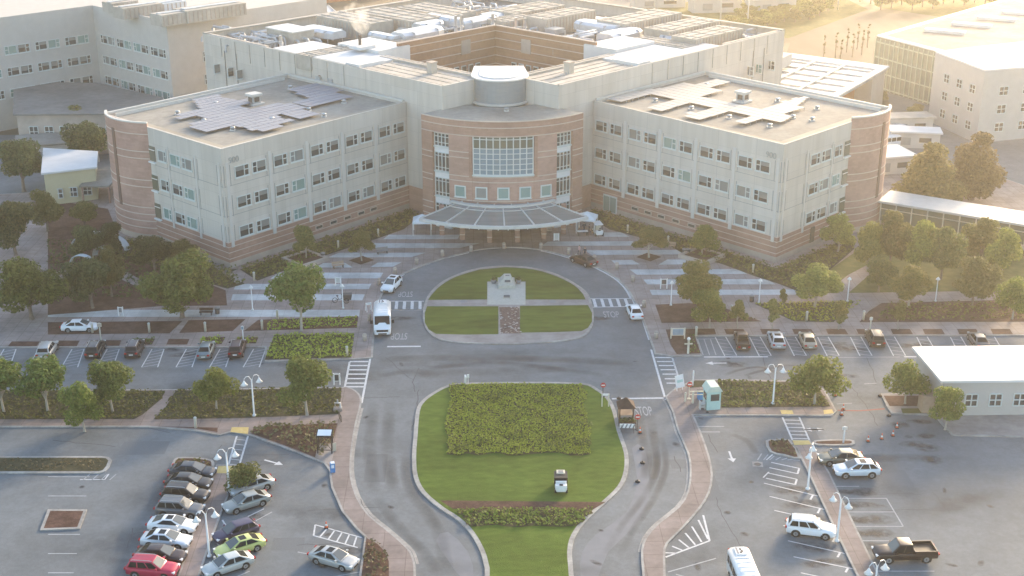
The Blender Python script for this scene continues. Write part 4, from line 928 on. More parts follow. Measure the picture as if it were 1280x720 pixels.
for a in ((325,52,24,6,'tangle of grey pipes and supports in the left roof well',1),(365,48,20,5.5,'pipes and fans beside the left white roof',2),(560,40,18,5,'bent silver pipes along the left courtyard wall',3),(640,38,20,6,'pipe bends just above the courtyard corner',4),(735,50,30,6,'dense cluster of silver pipe bends by the right courtyard wall',5),(700,32,8,4.5,'pipes around a grey tank on the right roof',6),(925,45,16,5,'pipes at the outer right end of the roof well',7),(605,8,16,6,'pipe bends at the back of the roof',8),(300,45,16,5,'pipe supports at the outer left end of the roof well',9),(480,75,6,2.4,'pipes between the left white roof and the brick court',10)): pipes(*a)
def stack(px, py, h, label):
    x, y = g(px, py, 19.6); t = thing('exhaust_stack', label, 'exhaust stack', (x, y, 19.6), 0, 'thin exhaust stacks on the central roof')
    b = MB(); b.tube([(0,0,0),(0,0,h)], .3, 10); b.build('flue', M['duct'], t); b = MB(); b.tube([(0,0,h*.6),(0,0,h*.6+.25)], .42, 10); b.build('collar', M['metal'], t)
for a in ((570,56,5.5,'left one of two exhaust stacks left of the courtyard corner'),(577,55,5.5,'right one of two exhaust stacks left of the courtyard corner'),(616,50,5,'left one of two exhaust stacks above the courtyard corner'),(645,55,5,'exhaust stack just right of the courtyard corner'),(656,52,4.5,'exhaust stack beside the squat silver duct'),(352,68,3.5,'bent exhaust stack in the left roof well')): stack(*a)
x, y = g(693, 45, 20); t = thing('water_tank', 'low grey square tank with a white lid on the right roof', 'tank', (x, y, 19.6), pi/4); b = MB(); b.box((0,0,.9),(2.6,2.6,1.8)); b.build('body', M['metal'], t); b = MB(); b.box((0,0,1.88),(2.8,2.8,.16)); b.build('lid', M['whitecap'], t)
x, y = g(331, 45, 20); t = thing('rooftop_cabin', 'small pale cabin with a white flat roof in the left roof well', 'plant cabin', (g(363,40,22)[0], g(363,40,22)[1], 19.6), -pi/4); b = MB(); b.box((0,0,1.5),(8,5,3)); b.build('wall', M['louver'], t); b = MB(); b.box((0,0,3.1),(8.3,5.3,.2)); b.build('roof', M['whiteroof'], t); b = MB(); b.box((0,-2.52,1.1),(1,.08,2.1)); b.build('door', M['groove'], t)
x, y = g(694/1.105, 0, 0)
for i, (px, py) in enumerate(((540,92),(711,92))):
    x, y = g(px, py, 21.7); t = thing('roof_hatch', ['pale boxy roof hatch on the left louvred roof','pale boxy roof hatch on the right louvred roof'][i], 'roof hatch', (x, y, 21.7), pi/4, 'roof hatches beside the drum'); b = MB(); b.box((0,0,.9),(1.2,1.2,1.8)); b.build('box', M['louver'], t); b = MB(); b.box((0,0,1.9),(1.4,1.4,.2)); b.build('cap', M['plinth'], t)
Rb = random.Random(12)
def in_roof(x, y):
    d = abs(x)+abs(y-251.4); c = abs(x)+abs(y-234.5); return d < 51 and c > 20 and not (x+196.3 < 0)
k = 0
while k < 34:
    s = Rb.choice((-1, 1)); a, bb = Rb.uniform(2, 62), Rb.uniform(10.5, 60); x, y = mp(s, a, bb)
    if not in_roof(x, y) or y > 290 or (a < 45 and bb < 18): continue
    k += 1; w, l, h = Rb.uniform(1, 2.4), Rb.uniform(1.2, 3.4), Rb.uniform(.8, 1.9)
    t = thing('equipment_box', 'small grey equipment box among the plant on the central roof', 'roof unit', (x, y, 19.6), pi/4, 'small equipment boxes on the central roof')
    b = MB(); b.box((0,0,h/2+.15),(l,w,h)); b.build('casing', M[Rb.choice(('metal','louver','whitecap','plinth'))], t); b = MB(); b.box((0,0,.07),(l+.3,w+.3,.14)); b.build('base', M['kerb'], t); b = MB(); b.box((0,-w/2-.02,h*.55),(l*.6,.05,h*.5)); b.build('louvre', M['groove'], t)
k = 0
while k < 12:
    s = Rb.choice((-1, 1)); a, bb = Rb.uniform(4, 58), Rb.uniform(18, 52); x, y = mp(s, a, bb); l = Rb.uniform(7, 12); e_ = l*.36+1
    sg = 1 if k % 3 else -1
    if y > 285 or not all(in_roof(x+u, y+u*sg) for u in (-e_, -e_/2, 0, e_/2, e_)): continue
    k += 1
    t = thing('pipe_run', 'long straight pipe run on stands across the central roof', 'pipe', (x, y, 19.6), pi/4*sg, 'pipe runs on the central roof')
    for q_ in (-.35, .35): b = MB(); b.tube([(-l/2,q_,.2),(-l/2,q_,1.1),(l/2,q_,1.1),(l/2,q_,.2)], .16, 7); b.build('pipe', M['pipe'], t)
    for i in range(4): b = MB(); b.box((-l/2+l*(i+.5)/4,0,.5),(.12,1.0,1.0)); b.build('stand', M['metal'], t)
# steaming vent
x, y = g(453, 60, 22.6); t = thing('steam_vent', 'low square vent with a short dark flue on the left white roof', 'roof vent', (x, y, 22.6), pi/4); b = MB(); b.box((0,0,.25),(3.6,3.0,.5)); b.build('curb', M['whiteroof'], t); b = MB(); b.tube([(0,.6,.4),(0,.6,2.2)], .28, 10); b.build('flue', M['dgrey'], t)
bpy_sm = bmesh.new(); bmesh.ops.create_icosphere(bpy_sm, subdivisions=3, radius=1)
for v_ in bpy_sm.verts: 
    c_ = v_.co; k = 1+.22*sin(c_.x*4+1)*cos(c_.z*5)+.12*sin(c_.y*7); v_.co = Vector((c_.x*2.0*k*(1+.35*c_.z)+c_.z*-.7, c_.y*2.0*k, c_.z*2.9))
me = bpy.data.meshes.new('steam'); bpy_sm.to_mesh(me); bpy_sm.free(); so = bpy.data.objects.new('steam', me); COL.objects.link(so); so.location = (x-.4, y+.6, 27.6); so['kind'] = 'stuff'
ms = bpy.data.materials.new('steam'); ms.use_nodes = True; nn = ms.node_tree.nodes; nn.remove(nn['Principled BSDF']); pv = nn.new('ShaderNodeVolumePrincipled'); pv.inputs['Color'].default_value = (1,.97,.92,1)
tx = nn.new('ShaderNodeTexNoise'); tx.inputs['Scale'].default_value = .7; tc = nn.new('ShaderNodeTexCoord'); mrr = nn.new('ShaderNodeMapRange'); mrr.inputs[1].default_value = .42; mrr.inputs[2].default_value = .75; mrr.inputs[4].default_value = .38
ms.node_tree.links.new(tc.outputs['Object'], tx.inputs['Vector']); ms.node_tree.links.new(tx.outputs['Fac'], mrr.inputs[0]); ms.node_tree.links.new(mrr.outputs[0], pv.inputs['Density']); ms.node_tree.links.new(pv.outputs[0], nn['Material Output'].inputs['Volume']); me.materials.append(ms)
# ================================================================== OTHER BUILDINGS
def winrow(root, p, q, z, n, w, h, rz_n, name='window', glass='gd', fr='frame', pair=False):
    """n windows spread between p and q on an outer wall"""
    for i in range(n):
        t = (i+.5)/n; x = p[0]+(q[0]-p[0])*t; y = p[1]+(q[1]-p[1])*t
        f = MB(); f.box((0,-.05,h/2),(w,.16,.1)) if False else None
        for xx in (-w/2, 0, w/2): f.box((xx,-.06,h/2),(.12,.16,h))
        for zz in (0, h*.5, h): f.box((0,-.055,zz),(w,.14,.12))
        o = f.build(name, M[fr], root, loc=(x-root.location.x, y-root.location.y, z-root.location.z), rz=rz_n)
        k = MB(); k.box((0,-.015,h/2),(w-.1,.05,h-.1)); k.build('pane', M[glass], o)
bl = thing('office_block', 'pale L shaped block with rows of paired windows behind the left wing', 'office building', (-64, 262, 0))
C0 = (-64, 262); r45 = .7071
def pt(c, a, bb): return (c[0]+r45*a-r45*bb, c[1]+r45*a+r45*bb)
foot = [C0, pt(C0, 40, 0), pt(C0, 40, 60), pt(C0, -30, 60), pt(C0, -30, 27.5), pt(C0, 0, 27.5)]
foot = ccw(foot)
b = MB(); b.prism(foot, 0, 22); b.build('wall', M['wallfar'], bl, world=True)
b = MB()
for i in range(len(foot)):
    a, c = foot[i], foot[(i+1) % len(foot)]; wall(b, a, c, 22.002, 22.5, .4)
b.build('parapet', M['wallfar'], bl, world=True)
for z in (15., 10.7, 6.4):
    for k in range(4):
        for d in (2.4+6.3*k, 5.2+6.3*k): x, y = pt(C0, 0, d); put_window(x, y, z, -pi/4, 1 if d < 3+6.3*k else -1, False, None, bl)
    for k in range(4):
        for d in (3+6.6*k, 5.8+6.6*k): x, y = pt(C0, -d, 27.5); put_window(x, y, z, pi/4, 1 if d < 4+6.6*k else -1, False, None, bl)
winrow(bl, pt(C0,4,0), pt(C0,34,0), 13.4, 3, 2.6, 2.0, pi/4); winrow(bl, pt(C0,4,0), pt(C0,14,0), 8.8, 1, 2.6, 2.0, pi/4)
for i, (px, py, l, w, h) in enumerate(((172,6,9,4,2.2),(222,14,10,4,2.2),(262,7,14,5,2.4),(150,1,6,4,2),(205,3,9,2.5,2))):
    x, y = g(px, py, 22+h); t = thing('rooftop_plant', ['ribbed plant housing above the front corner of the left rear block','pale plant housing right of the front corner of the left rear block','longest plant housing on the left rear block','small white plant box at the left of the left rear block roof','silver duct box between housings on the left rear block'][i], 'rooftop plant', (x, y, 22), pi/4, 'plant housings on the left rear block')
    b = MB(); b.box((0,0,h/2),(l,w,h)); b.build('housing', M['louver' if i != 4 else 'duct'], t); b = MB()
    for k in range(int(l)): b.box((-l/2+.5+k, 0, h*.5), (.2, w+.16, h*.8))
    b.build('rib', M['plinth'], t); b = MB(); b.box((0,0,h+.08),(l*.9,w*.3,.16)); b.build('roof_ridge', M['metal'], t)
def polybld(name, label, cat, outl, h, wm, rm, z0=0., par=.4, over=0.):
    o = ccw(outl); cx = sum(p[0] for p in o)/len(o); cy = sum(p[1] for p in o)/len(o); t = thing(name, label, cat, (cx, cy, 0))
    b = MB(); b.prism(o, z0, h); b.build('wall', M[wm], t, world=True); b = MB(); b.prism(offset(o, over), h+.002, h+.3)
    b.build('roof', M[rm], t, world=True); return t, o
t, o = polybld('low_building', 'low flat dark roofed building in front of the left rear block', 'building', G([(20,103),(118,104),(200,122),(200,136),(150,141),(20,142)], 8), 7.7, 'plinth', 'roofdark', over=.5)
winrow(t, g(30,142,8), g(145,141,8), 3.5, 6, 1.6, 2, 0)
t, o = polybld('cream_building', 'small cream building with a white roof left of the brick stair tower', 'building', [g(60,258), g(123,250), g(124,230), g(62,226)], 5.6, 'cream', 'whiteroof', over=.4)
b = MB(); b.box((0,0,0),(1,1,1)); winrow(t, g(66,257), g(120,251), 1.2, 3, 1.4, 1.6, radians(4))
tw = thing('covered_walk', 'covered walkway with flat grey roof beside the cream building', 'walkway', (*g(130,245), 0)); b = MB(); b.box((0,0,3.2),(5,10,.3)); b.build('roof', M['roofgrey'], tw)
for k, (xx, yy) in enumerate(((-2.2,-4.5),(2.2,-4.5),(-2.2,4.5),(2.2,4.5))): b = MB(); b.box((xx,yy,1.5),(.25,.25,3.1)); b.build('post', M['brick'], tw)
# right: low building with a big white canopy roof
A0 = Vector((85.5, 283.)); dF = Vector((-15.7,-23.5)).normalized(); dB = Vector((-.78,.62)).normalized()
def q2(a, bb): v = A0+dF*a+dB*bb; return (v.x, v.y)
lb = thing('pavilion', 'low white roofed pavilion with an orange wall under its canopy behind the right wing', 'pavilion', (70, 280, 0))
b = MB(); b.prism([q2(0,0),q2(0,30),q2(40,30),q2(40,0)], 7.4, 8.0); b.build('canopy_roof', M['metal'], lb, world=True)
b = MB(); b.prism([q2(-.3,-.3),q2(-.3,30),q2(4,30),q2(4,-.3)], 8.002, 8.4); b.prism([q2(4.1,-.3),q2(40,-.3),q2(40,1.2),q2(4.1,1.2)], 8.002, 8.35); b.build('roof_edge', M['whiteroof'], lb, world=True)
b = MB()
for k in range(6): b.prism([q2(6+k*5.5,1.5),q2(6+k*5.5,29),q2(6.8+k*5.5,29),q2(6.8+k*5.5,1.5)], 8.003, 8.3)
b.prism([q2(5,8),q2(5,8.6),q2(38,8.6),q2(38,8)], 8.31, 8.5); b.prism([q2(5,15),q2(5,15.6),q2(38,15.6),q2(38,15)], 8.31, 8.5); b.build('roof_rib', M['whitecap'], lb, world=True)
b = MB(); b.prism([q2(.3,.3),q2(.3,12),q2(9,12),q2(9,.3)], 0, 7.4); b.build('wall', M['wallfar'], lb, world=True)
b = MB(); b.prism([q2(9.1,4),q2(9.1,5),q2(34,5),q2(34,4)], 0, 7.4); b.build('orange_wall', M['orangewall'], lb, world=True)
b = MB(); b.prism([q2(12,18),q2(12,29.5),q2(24,29.5),q2(24,18)], 8.6, 11); b.build('upper_room', M['wallfar'], lb, world=True)
# glass faced building
gbk = [(87.5,299.5),(97.5,276.5),(150,300),(138,352)]
t, o = polybld('glass_building', 'glass fronted block with white roof edge beyond the far right lot', 'office building', gbk, 11.7, 'facadeg', 'whiteroof')
b = MB(); b.sheet(offset(ccw(gbk), -1.6), 12.02); b.build('roof_membrane', M['roofgrey'], t, world=True)
b = MB()
for (p, q, n) in (((87.5,299.5),(97.5,276.5),16),((138,352),(87.5,299.5),22)):
    d = Vector((q[0]-p[0], q[1]-p[1])); nn_ = Vector((d.y,-d.x)).normalized() ; nn_ = -nn_ if nn_.dot(Vector((-1,-.5))) < 0 else nn_; rz = atan2(d.y, d.x)
    for i in range(n+1): x, y = p[0]+d.x*i/n+nn_.x*.06, p[1]+d.y*i/n+nn_.y*.06; b.box((x, y, 5.8), (.22,.2,11.4), rz)
    for z in (.5, 3.8, 7.2, 10.6): b.box((p[0]+d.x/2+nn_.x*.04, p[1]+d.y/2+nn_.y*.04, z), (d.length, .14, .3), rz)
b.build('mullion', M['palegreen'], t, world=True)
for k in range(4):
    b = MB(); b.box((104+k*9, 302+k*8, 12.35), (9, 2.2, .7), -.55); b.build('skylight', M['whiteroof'], t, world=True)
t, o = polybld('white_block', 'white block with square windows at the far right edge', 'building', [(90.3,268),(94,250),(135,262),(130,286)], 14.2, 'wallfar', 'whiteroof')
for z in (2, 5.6, 9.2): winrow(t, (90.9,265), (93.8,251), z, 3, 1.8, 1.7, -radians(76)); winrow(t, (96,250.6), (133,261.4), z, 7, 2, 1.7, radians(16))
# covered link on the right
p, q = g(1098,283), g(1300,318); d = Vector((q[0]-p[0], q[1]-p[1])); ang = atan2(d.y, d.x); lk = thing('glazed_link', 'long glazed passage with flat pale roof right of the right stair tower', 'covered passage', ((p[0]+q[0])/2, (p[1]+q[1])/2, 0), ang); l = d.length
b = MB(); b.box((0,3.2,4.1),(l+1,6.6,.35)); b.build('roof', M['whitecap'], lk); b = MB(); b.box((0,.25,.5),(l,.3,1.0)); b.build('base_wall', M['plinth'], lk); b = MB(); b.box((0,.25,2.4),(l-.1,.08,2.9)); b.build('glass', M['go'], lk)
b = MB(); n = int(l/2.4)
for i in range(n+1): b.box((-l/2+i*l/n,.22,2.4),(.16,.3,2.95))
b.box((0,.2,3.0),(l,.2,.1)); b.build('mullion', M['ivory'], lk); b = MB(); b.box((0,6.2,2),(l,.3,4)); b.build('rear_wall', M['plinth'], lk)
# white roofed gatehouse at the right edge
p = [g(1174,521), g(1172,495), g(1330,495), g(1330,521)]; hgt = 5.2
t, o = polybld('gatehouse', 'small pale gatehouse with a white flat roof beside the right lot entry', 'gatehouse', [(p[0][0],p[0][1]),(p[0][0]-.3,p[0][1]+8.5),(p[0][0]+14,p[0][1]+8.5),(p[0][0]+14,p[0][1])], 4.4, 'wallfar', 'whiteroof', over=.5)
b = MB(); b.box((p[0][0]-1.1,p[0][1]+1.5,1.1),(1.4,1.6,2.2)); b.build('timber_bay', M['tanwood'], t, world=True); winrow(t, (p[0][0]+2,p[0][1]), (p[0][0]+13,p[0][1]), 1.3, 4, 1.4, 1.5, 0)
# far things beyond the central block
def hut(px, py, l, w, h, rz, wm, rm, label, cat='shed'):
    x, y = g(px, py); t = thing('far_building', label, cat, (x, y, 0), rz); b = MB(); b.box((0,0,h/2),(l,w,h)); b.build('wall', M[wm], t); b = MB(); b.box((0,0,h+.15),(l+.8,w+.8,.3)); b.build('roof', M[rm], t); b = MB(); b.box((-l*.2,-w/2-.02,h*.45),(l*.2,.1,h*.5)); b.build('door', M['groove'], t)
    b = MB(); b.box((l*.2,-w/2-.02,h*.55),(l*.25,.1,h*.3)); b.build('window', M['gd'], t)
hut(893,14,15,6,4,.1,'wallfar','whiteroof','small pale shed among the bushes at the top right of centre'); hut(962,18,14,6,5,.3,'wallfar','whiteroof','larger white shed left of the bare dirt lot'); hut(822,8,16,6,3,.1,'wallfar','whiteroof','low white canopy roof just beyond the rear parapet', 'canopy')
hut(345,5,22,10,9,.6,'orangewall','whiteroof','pale roofed building behind the left rear block','building'); hut(445,-3,30,8,9,.6,'orangewall','roofgrey','orange pillared building beyond the left rear parapet','building'); hut(1105,212,8,7,3.2,.2,'wallfar','whiteroof','small white roofed hut just right of the right stair tower'); hut(1142,182,9,4,3,-.2,'wallfar','whiteroof','white trailer in the yard behind the right wing','trailer'); hut(1133,166,9,4,3.4,.1,'wallfar','louver','pale ribbed container near the yard bushes','container'); hut(75,200,14,8,4,.3,'wallfar','roofgrey','grey roofed outbuilding behind the cream building','building')
lt = thing('lattice_roof', 'sloping white lattice roof at the top left of the picture', 'roof frame', (*g(395,22,10), 0), .9); b = MB(); b.box((0,0,10),(16,7,.2),0,.5)
b.build('sheet', M['whiteroof'], lt); b = MB()
for k in range(7): b.box((-7.5+k*2.5,0,10.2),(.2,7,.2),0,.5)
b.build('rib', M['metal'], lt); b = MB(); b.box((0,2.5,5),(14,.4,9.8)); b.build('wall', M['orangewall'], lt)
# ================================================================== VEHICLES
PAINT = mat('PAINT', (.5,.5,.5), None)
PT = {}
def paint(name, c, metal=.25, rough=.32):
    if name not in PT: PT[name] = mat('paint_'+name, c, tuple(min(1, x*1.12+.004) for x in c), .6, rough, metal, spec=.5, coat=.25, objspace=True)
    return PT[name]
PROTO = []
def car_proto(name, tub, cab, wb, wr=.34, side=((.1,.47),(.51,.9)), sunroof=False, rails=False, pick=False, van=False):
    t = thing(name, 'proto car on the road', 'car'); PROTO.append(t)
    b = MB(); b.smooth = True; rings = []
    for x, hw, zb, zs, zt in tub:
        hp_ = [(-hw*.9,zb),(-hw*.985,zb+.08),(-hw,zb+(zs-zb)*.45),(-hw*.985,zs-.06),(-hw*.94,zs),(-hw*.7,zt-.012),(-hw*.35,zt)]
        rings.append(b.pts([(x,y,z) for y,z in hp_]+[(x,-y,z) for y,z in hp_[::-1]]))
    n = len(rings[0])
    for A, B in zip(rings, rings[1:]):
        for i in range(n): j = (i+1) % n; b.face([A[i], B[i], B[j], A[j]][::-1])
    b.smooth = False; b.face(rings[0]); b.face(rings[-1][::-1])
    hwm = max(q[1] for q in tub); zbm = min(q[2] for q in tub)
    wx = [(-wb/2+.0), wb/2]
    def hw_at(x):
        for p, q in zip(tub, tub[1:]):
            if p[0] <= x <= q[0]: return p[1]+(q[1]-p[1])*(x-p[0])/(q[0]-p[0])
        return hwm
    b.m = 1
    for x in wx:
        for s in (-1, 1):
            yy = s*(hw_at(x)+.006); pts_ = [(x+(wr+.08)*cos(a*pi/10), yy, wr+(wr+.07)*sin(a*pi/10)) for a in range(-2, 13)]
            b.poly(pts_ if s < 0 else pts_[::-1])
    xf, xr = tub[-1][0], tub[0][0]
    b.box((xf-.04, 0, tub[-1][2]+.1), (.12, tub[-1][1]*1.2, .16)); b.m = 2
    b.box((xr-.01, 0, (tub[0][2]+tub[0][3])/2), (.06, .5, .14))
    b.m = 1
    for s in (-1, 1): b.box((0, s*(hwm-.03), zbm+.06), (wb-2*wr-.1, .08, .1))
    b.build('body', [PAINT, M['black'], M['white']], t)
    for x in wx:
        for s in (-1, 1):
            w = MB(); y0 = s*(hw_at(x)-.16); w.tube([(0,-.12,0),(0,.12,0)], wr, 18); o = w.build('wheel', M['tyre'], t, loc=(x, y0+s*.05, wr))
            r = MB(); r.tube([(0,s*.05,0),(0,s*.128,0)], wr*.62, 12); r.m = 1; r.tube([(0,s*.1,0),(0,s*.134,0)], wr*.16, 8); r.build('rim', [M['rim'], M['black']], o)
    if cab:
        xbr, xtr, xtf, xbf, zb, zt, wbh, wth = cab
        P = [(xbr,-wbh,zb),(xbf,-wbh*.97,zb-.03),(xbf,wbh*.97,zb-.03),(xbr,wbh,zb),(xtr,-wth,zt-.04),(xtf,-wth,zt),(xtf,wth,zt),(xtr,wth,zt-.04)]
        c = MB(); c.hexa(P); o = c.build('cabin', PAINT, t)
        bm = bmesh.new(); bm.from_mesh(o.data); bmesh.ops.bevel(bm, geom=list(bm.edges), offset=.07, segments=2, affect='EDGES', profile=.6)
        for f in bm.faces: f.smooth = True
        bm.to_mesh(o.data); bm.free()
        V = [Vector(p) for p in P]
        def quad(A, B, C, D, u0, u1, v0, v1, off=.014):
            def bl(u, v): return (A*(1-u)+B*u)*(1-v)+(D*(1-u)+C*u)*v
            q = [bl(u0,v0), bl(u1,v0), bl(u1,v1), bl(u0,v1)]; nn = (q[1]-q[0]).cross(q[3]-q[0]).normalized(); return [p+nn*off for p in q]
        w = MB(); w.poly(quad(V[1],V[2],V[6],V[5],.07,.93,.1,.93)); w.build('windshield', M['cglass2'], t)
        w = MB(); w.poly(quad(V[3],V[0],V[4],V[7],.08,.92,.2,.92)); w.build('rear_window', M['cglass'], t)
        for u0, u1 in side:
            w = MB(); w.poly(quad(V[0],V[1],V[5],V[4],u0,u1,.1,.9)); w.build('side_window', M['cglass'], t)
            w = MB(); w.poly(quad(V[2],V[3],V[7],V[6],1-u1,1-u0,.1,.9)); w.build('side_window', M['cglass'], t)
        if sunroof: w = MB(); xm = (xtr+xtf)/2+.15; w.box((xm,0,zt-.002),(.62,wth*1.25,.03)); w.build('sunroof', M['cglass'], t)
        if rails:
            for s in (-1, 1): w = MB(); w.tube([(xtr+.1,s*wth*.86,zt-.02),(xtr+.25,s*wth*.86,zt+.06),(xtf-.25,s*wth*.86,zt+.08),(xtf-.05,s*wth*.86,zt+.01)], .03, 6); w.build('roof_rail', M['metal'], t)
        for s in (-1, 1): w = MB(); w.box((xbf-.42, s*(wbh+.16), zb+.1), (.18,.24,.15)); w.build('mirror', PAINT, t)
    fz = tub[-2]; rz_ = tub[1]
    for s in (-1, 1):
        w = MB(); w.box((fz[0]-.02, s*fz[1]*.78, fz[3]-.02), (.26, fz[1]*.36, .14)); w.build('headlight', M['clear_lamp'], t)
        w = MB(); w.box((rz_[0]-.09, s*rz_[1]*.76, rz_[3]-.08), (.22, rz_[1]*.34, .17)); w.build('tail_light', M['red_lamp'], t)
    if pick:
        x0, x1, z = -2.75, -.62, 1.0
        w = MB()
        for s in (-1, 1): w.box(((x0+x1)/2, s*.9, z+.1), (x1-x0, .1, .36))
        w.box((x0+.05, 0, z+.1), (.1, 1.7, .36)); w.box((x1-.05,0,z+.1),(.1,1.7,.36)); o = w.build('bed_side', PAINT, t)
        w = MB(); w.box(((x0+x1)/2, 0, z+.025), (x1-x0-.2, 1.7, .04)); w.build('bed_floor', M['black'], o)
    if van:
        def qd(name, pts_, m): w = MB(); w.poly(pts_); w.build(name, m, t)
        qd('windshield', [(2.57,-.86,1.5),(2.57,.86,1.5),(2.06,.84,2.42),(2.06,-.84,2.42)], M['cglass'])
        for s in (-1, 1):
            for xa, xb in ((1.35,2.15),(.2,1.2),(-.95,.05),(-2.1,-1.1),(-3.0,-2.25)):
                q = [(xa,s*1.012,1.4),(xb,s*1.012,1.4),(xb-(.25 if xb > 2 else 0),s*1.012,2.15),(xa,s*1.012,2.15)]; qd('side_window', q if s < 0 else q[::-1], M['cglass'])
            w = MB(); w.box((2.0, s*1.2, 1.65), (.14,.3,.4)); w.build('mirror', M['black'], t)
        qd('rear_window', [(-3.31,.7,1.5),(-3.31,-.7,1.5),(-3.29,-.7,2.2),(-3.29,.7,2.2)], M['cglass'])
        w = MB(); w.box((3.3,0,.95),(.14,1.3,.22)); w.build('grille', M['black'], t)
        w = MB(); w.box((-2.5,0,2.66),(1.2,1.0,.1)); w.m = 1; w.box((-2.5,-.3,2.72),(1.0,.16,.02)); w.m = 2; w.box((-2.7,.02,2.72),(.3,.16,.02)); w.box((-2.4,.12,2.72),(.3,.14,.02)); w.box((-2.2,-.02,2.72),(.2,.2,.02)); w.build('roof_unit', [M['white'], M['grey'], M['black']], t)
        w = MB()
        for k in range(5): w.box((-1.4+k*.7,0,2.635),(.06,1.5,.04))
        w.build('roof_rib', M['white'], t)
    return t
sedan_t = [(-2.36,.66,.42,.74,.8),(-2.27,.82,.3,.86,.95),(-1.75,.88,.24,.9,1.0),(-1.0,.91,.21,.9,.97),(.2,.91,.2,.87,.93),(1.1,.9,.2,.84,.91),(1.8,.88,.22,.76,.83),(2.2,.8,.28,.66,.71),(2.36,.6,.36,.54,.58)]
suv_t = [(-2.3,.7,.5,.95,1.05),(-2.22,.86,.36,1.0,1.1),(-1.6,.92,.3,1.02,1.1),(0,.93,.27,1.0,1.07),(1.1,.92,.27,.98,1.06),(1.8,.9,.3,.9,.99),(2.2,.84,.36,.8,.87),(2.35,.66,.44,.66,.7)]
hatch_t = [(-2.15,.68,.45,.85,.95),(-2.06,.82,.32,.92,1.02),(-1.5,.88,.26,.93,1.02),(0,.9,.22,.9,.97),(1.0,.89,.22,.87,.95),(1.6,.87,.25,.8,.87),(2.0,.8,.3,.7,.75),(2.16,.6,.4,.56,.6)]
pick_t = [(-2.85,.86,.5,.95,1.0),(-2.78,.95,.45,.98,1.02),(-1,.96,.4,1.0,1.02),(.6,.96,.4,1.05,1.1),(1.7,.96,.42,1.05,1.14),(2.5,.94,.45,1.0,1.08),(2.82,.86,.5,.86,.9),(2.9,.7,.55,.7,.74)]
van_t = [(-3.3,.94,.42,2.2,2.5),(-3.2,1.0,.36,2.4,2.6),(1.7,1.0,.36,2.4,2.62),(2.0,.98,.36,2.3,2.5),(2.62,.97,.36,1.3,1.42),(3.15,.93,.4,1.05,1.14),(3.32,.8,.48,.85,.9)]
PR = dict(sedan=car_proto('sedan_car', sedan_t, (-2.0,-1.05,.12,1.22,.95,1.43,.83,.58), 2.75),
  sedans=car_proto('sedan_car', sedan_t, (-2.0,-1.05,.12,1.22,.95,1.43,.83,.58), 2.75, sunroof=True),
  coupe=car_proto('sedan_car', sedan_t, (-2.1,-.85,.1,1.22,.95,1.38,.83,.56), 2.8, side=((.22,.9),), sunroof=True),
  suv=car_proto('suv_car', suv_t, (-2.18,-1.85,.25,1.12,1.08,1.7,.82,.66), 2.75, .37, ((.05,.3),(.34,.62),(.66,.93)), rails=True),
  suvs=car_proto('suv_car', suv_t, (-2.22,-1.5,.1,1.25,1.06,1.62,.84,.62), 2.75, .37, ((.05,.28),(.32,.62),(.66,.93)), sunroof=True),
  hatch=car_proto('hatchback_car', hatch_t, (-2.05,-1.6,.1,1.15,.98,1.5,.8,.62), 2.6, .33, ((.05,.28),(.32,.6),(.64,.92))),
  pick=car_proto('pickup_truck', pick_t, (-.6,-.45,.75,1.5,1.08,1.88,.86,.7), 3.5, .41, ((.06,.46),(.52,.93)), pick=True),
  van=car_proto('shuttle_van', van_t, None, 3.9, .38, van=True))
def car(kind, px, py, a, pc, label, group=None, cat='car', z=0., sc=1.):
    x, y = g(px, py)
    return dup(PR[kind], (x, y, z+.004), a, sc if isinstance(sc, tuple) else (sc, sc, sc), label, cat, group, pc)
WHT = paint('white', (.74,.76,.78), 0, .3); SIL = paint('silver', (.4,.41,.41), .4); BLK = paint('black', (.018,.013,.013), .0, .3); DGR = paint('charcoal', (.045,.048,.058), .2); GRY = paint('grey', (.13,.135,.145), .3)
LG = 'cars parked in the left lot beside the paved median'
D = radians
for a in (('sedan',242,594.5,D(-9),DGR,'dark grey sedan in front of the kerbed planter, topmost of the left lot column'),('sedan',237,608.5,D(-9),BLK,'black sedan between the dark grey sedan and the black suv in the left lot'),
  ('suv',233,625,D(-9),BLK,'black suv with silver roof rails parked in the left lot column'),('suv',226,643,D(-9),GRY,'grey suv with roof rails parked just above the white coupe'),
  ('coupe',217,662,D(-9),WHT,'bright white coupe with dark sunroof parked in the left lot column'),('sedans',209,681,D(-9),paint('pearl', (.64,.67,.71), .3),'pearl white four door sedan with dark sunroof below the white coupe'),
  ('sedan',202,700,D(-9),paint('brownblack', (.035,.02,.018), .1, .22),'dark brown black sedan between the pearl sedan and the red suv'),('suv',192,718,D(-9),paint('crimson', (.4,.02,.06), .2),'crimson red suv with roof rails at the bottom of the left lot column'),
  ('sedans',314,613,D(211),SIL,'silver sedan with sunroof nosing past the round shrub'),('sedan',308,633.5,D(212),paint('warmgrey', (.3,.32,.31), .4),'greenish grey sedan just below the silver sunroof sedan'),('hatch',295,671.5,D(212),paint('plum', (.055,.045,.09), .3),'dark purple hatchback above the yellow green sedan'),('sedans',300,689.5,D(210),paint('lime', (.52,.56,.2), .15),'pale yellow green sedan with sunroof in the left lot'),('sedan',285,712,D(212),paint('palesilver', (.48,.5,.49), .4),'pale silver sedan partly cut by the bottom edge beside the yellow green one')): car(*a, LG)
car('sedans',418,704.5,D(-27),SIL,'lone silver sedan with sunroof below the small hatched box in the left lot')
RG = 'cars parked in the right lot'
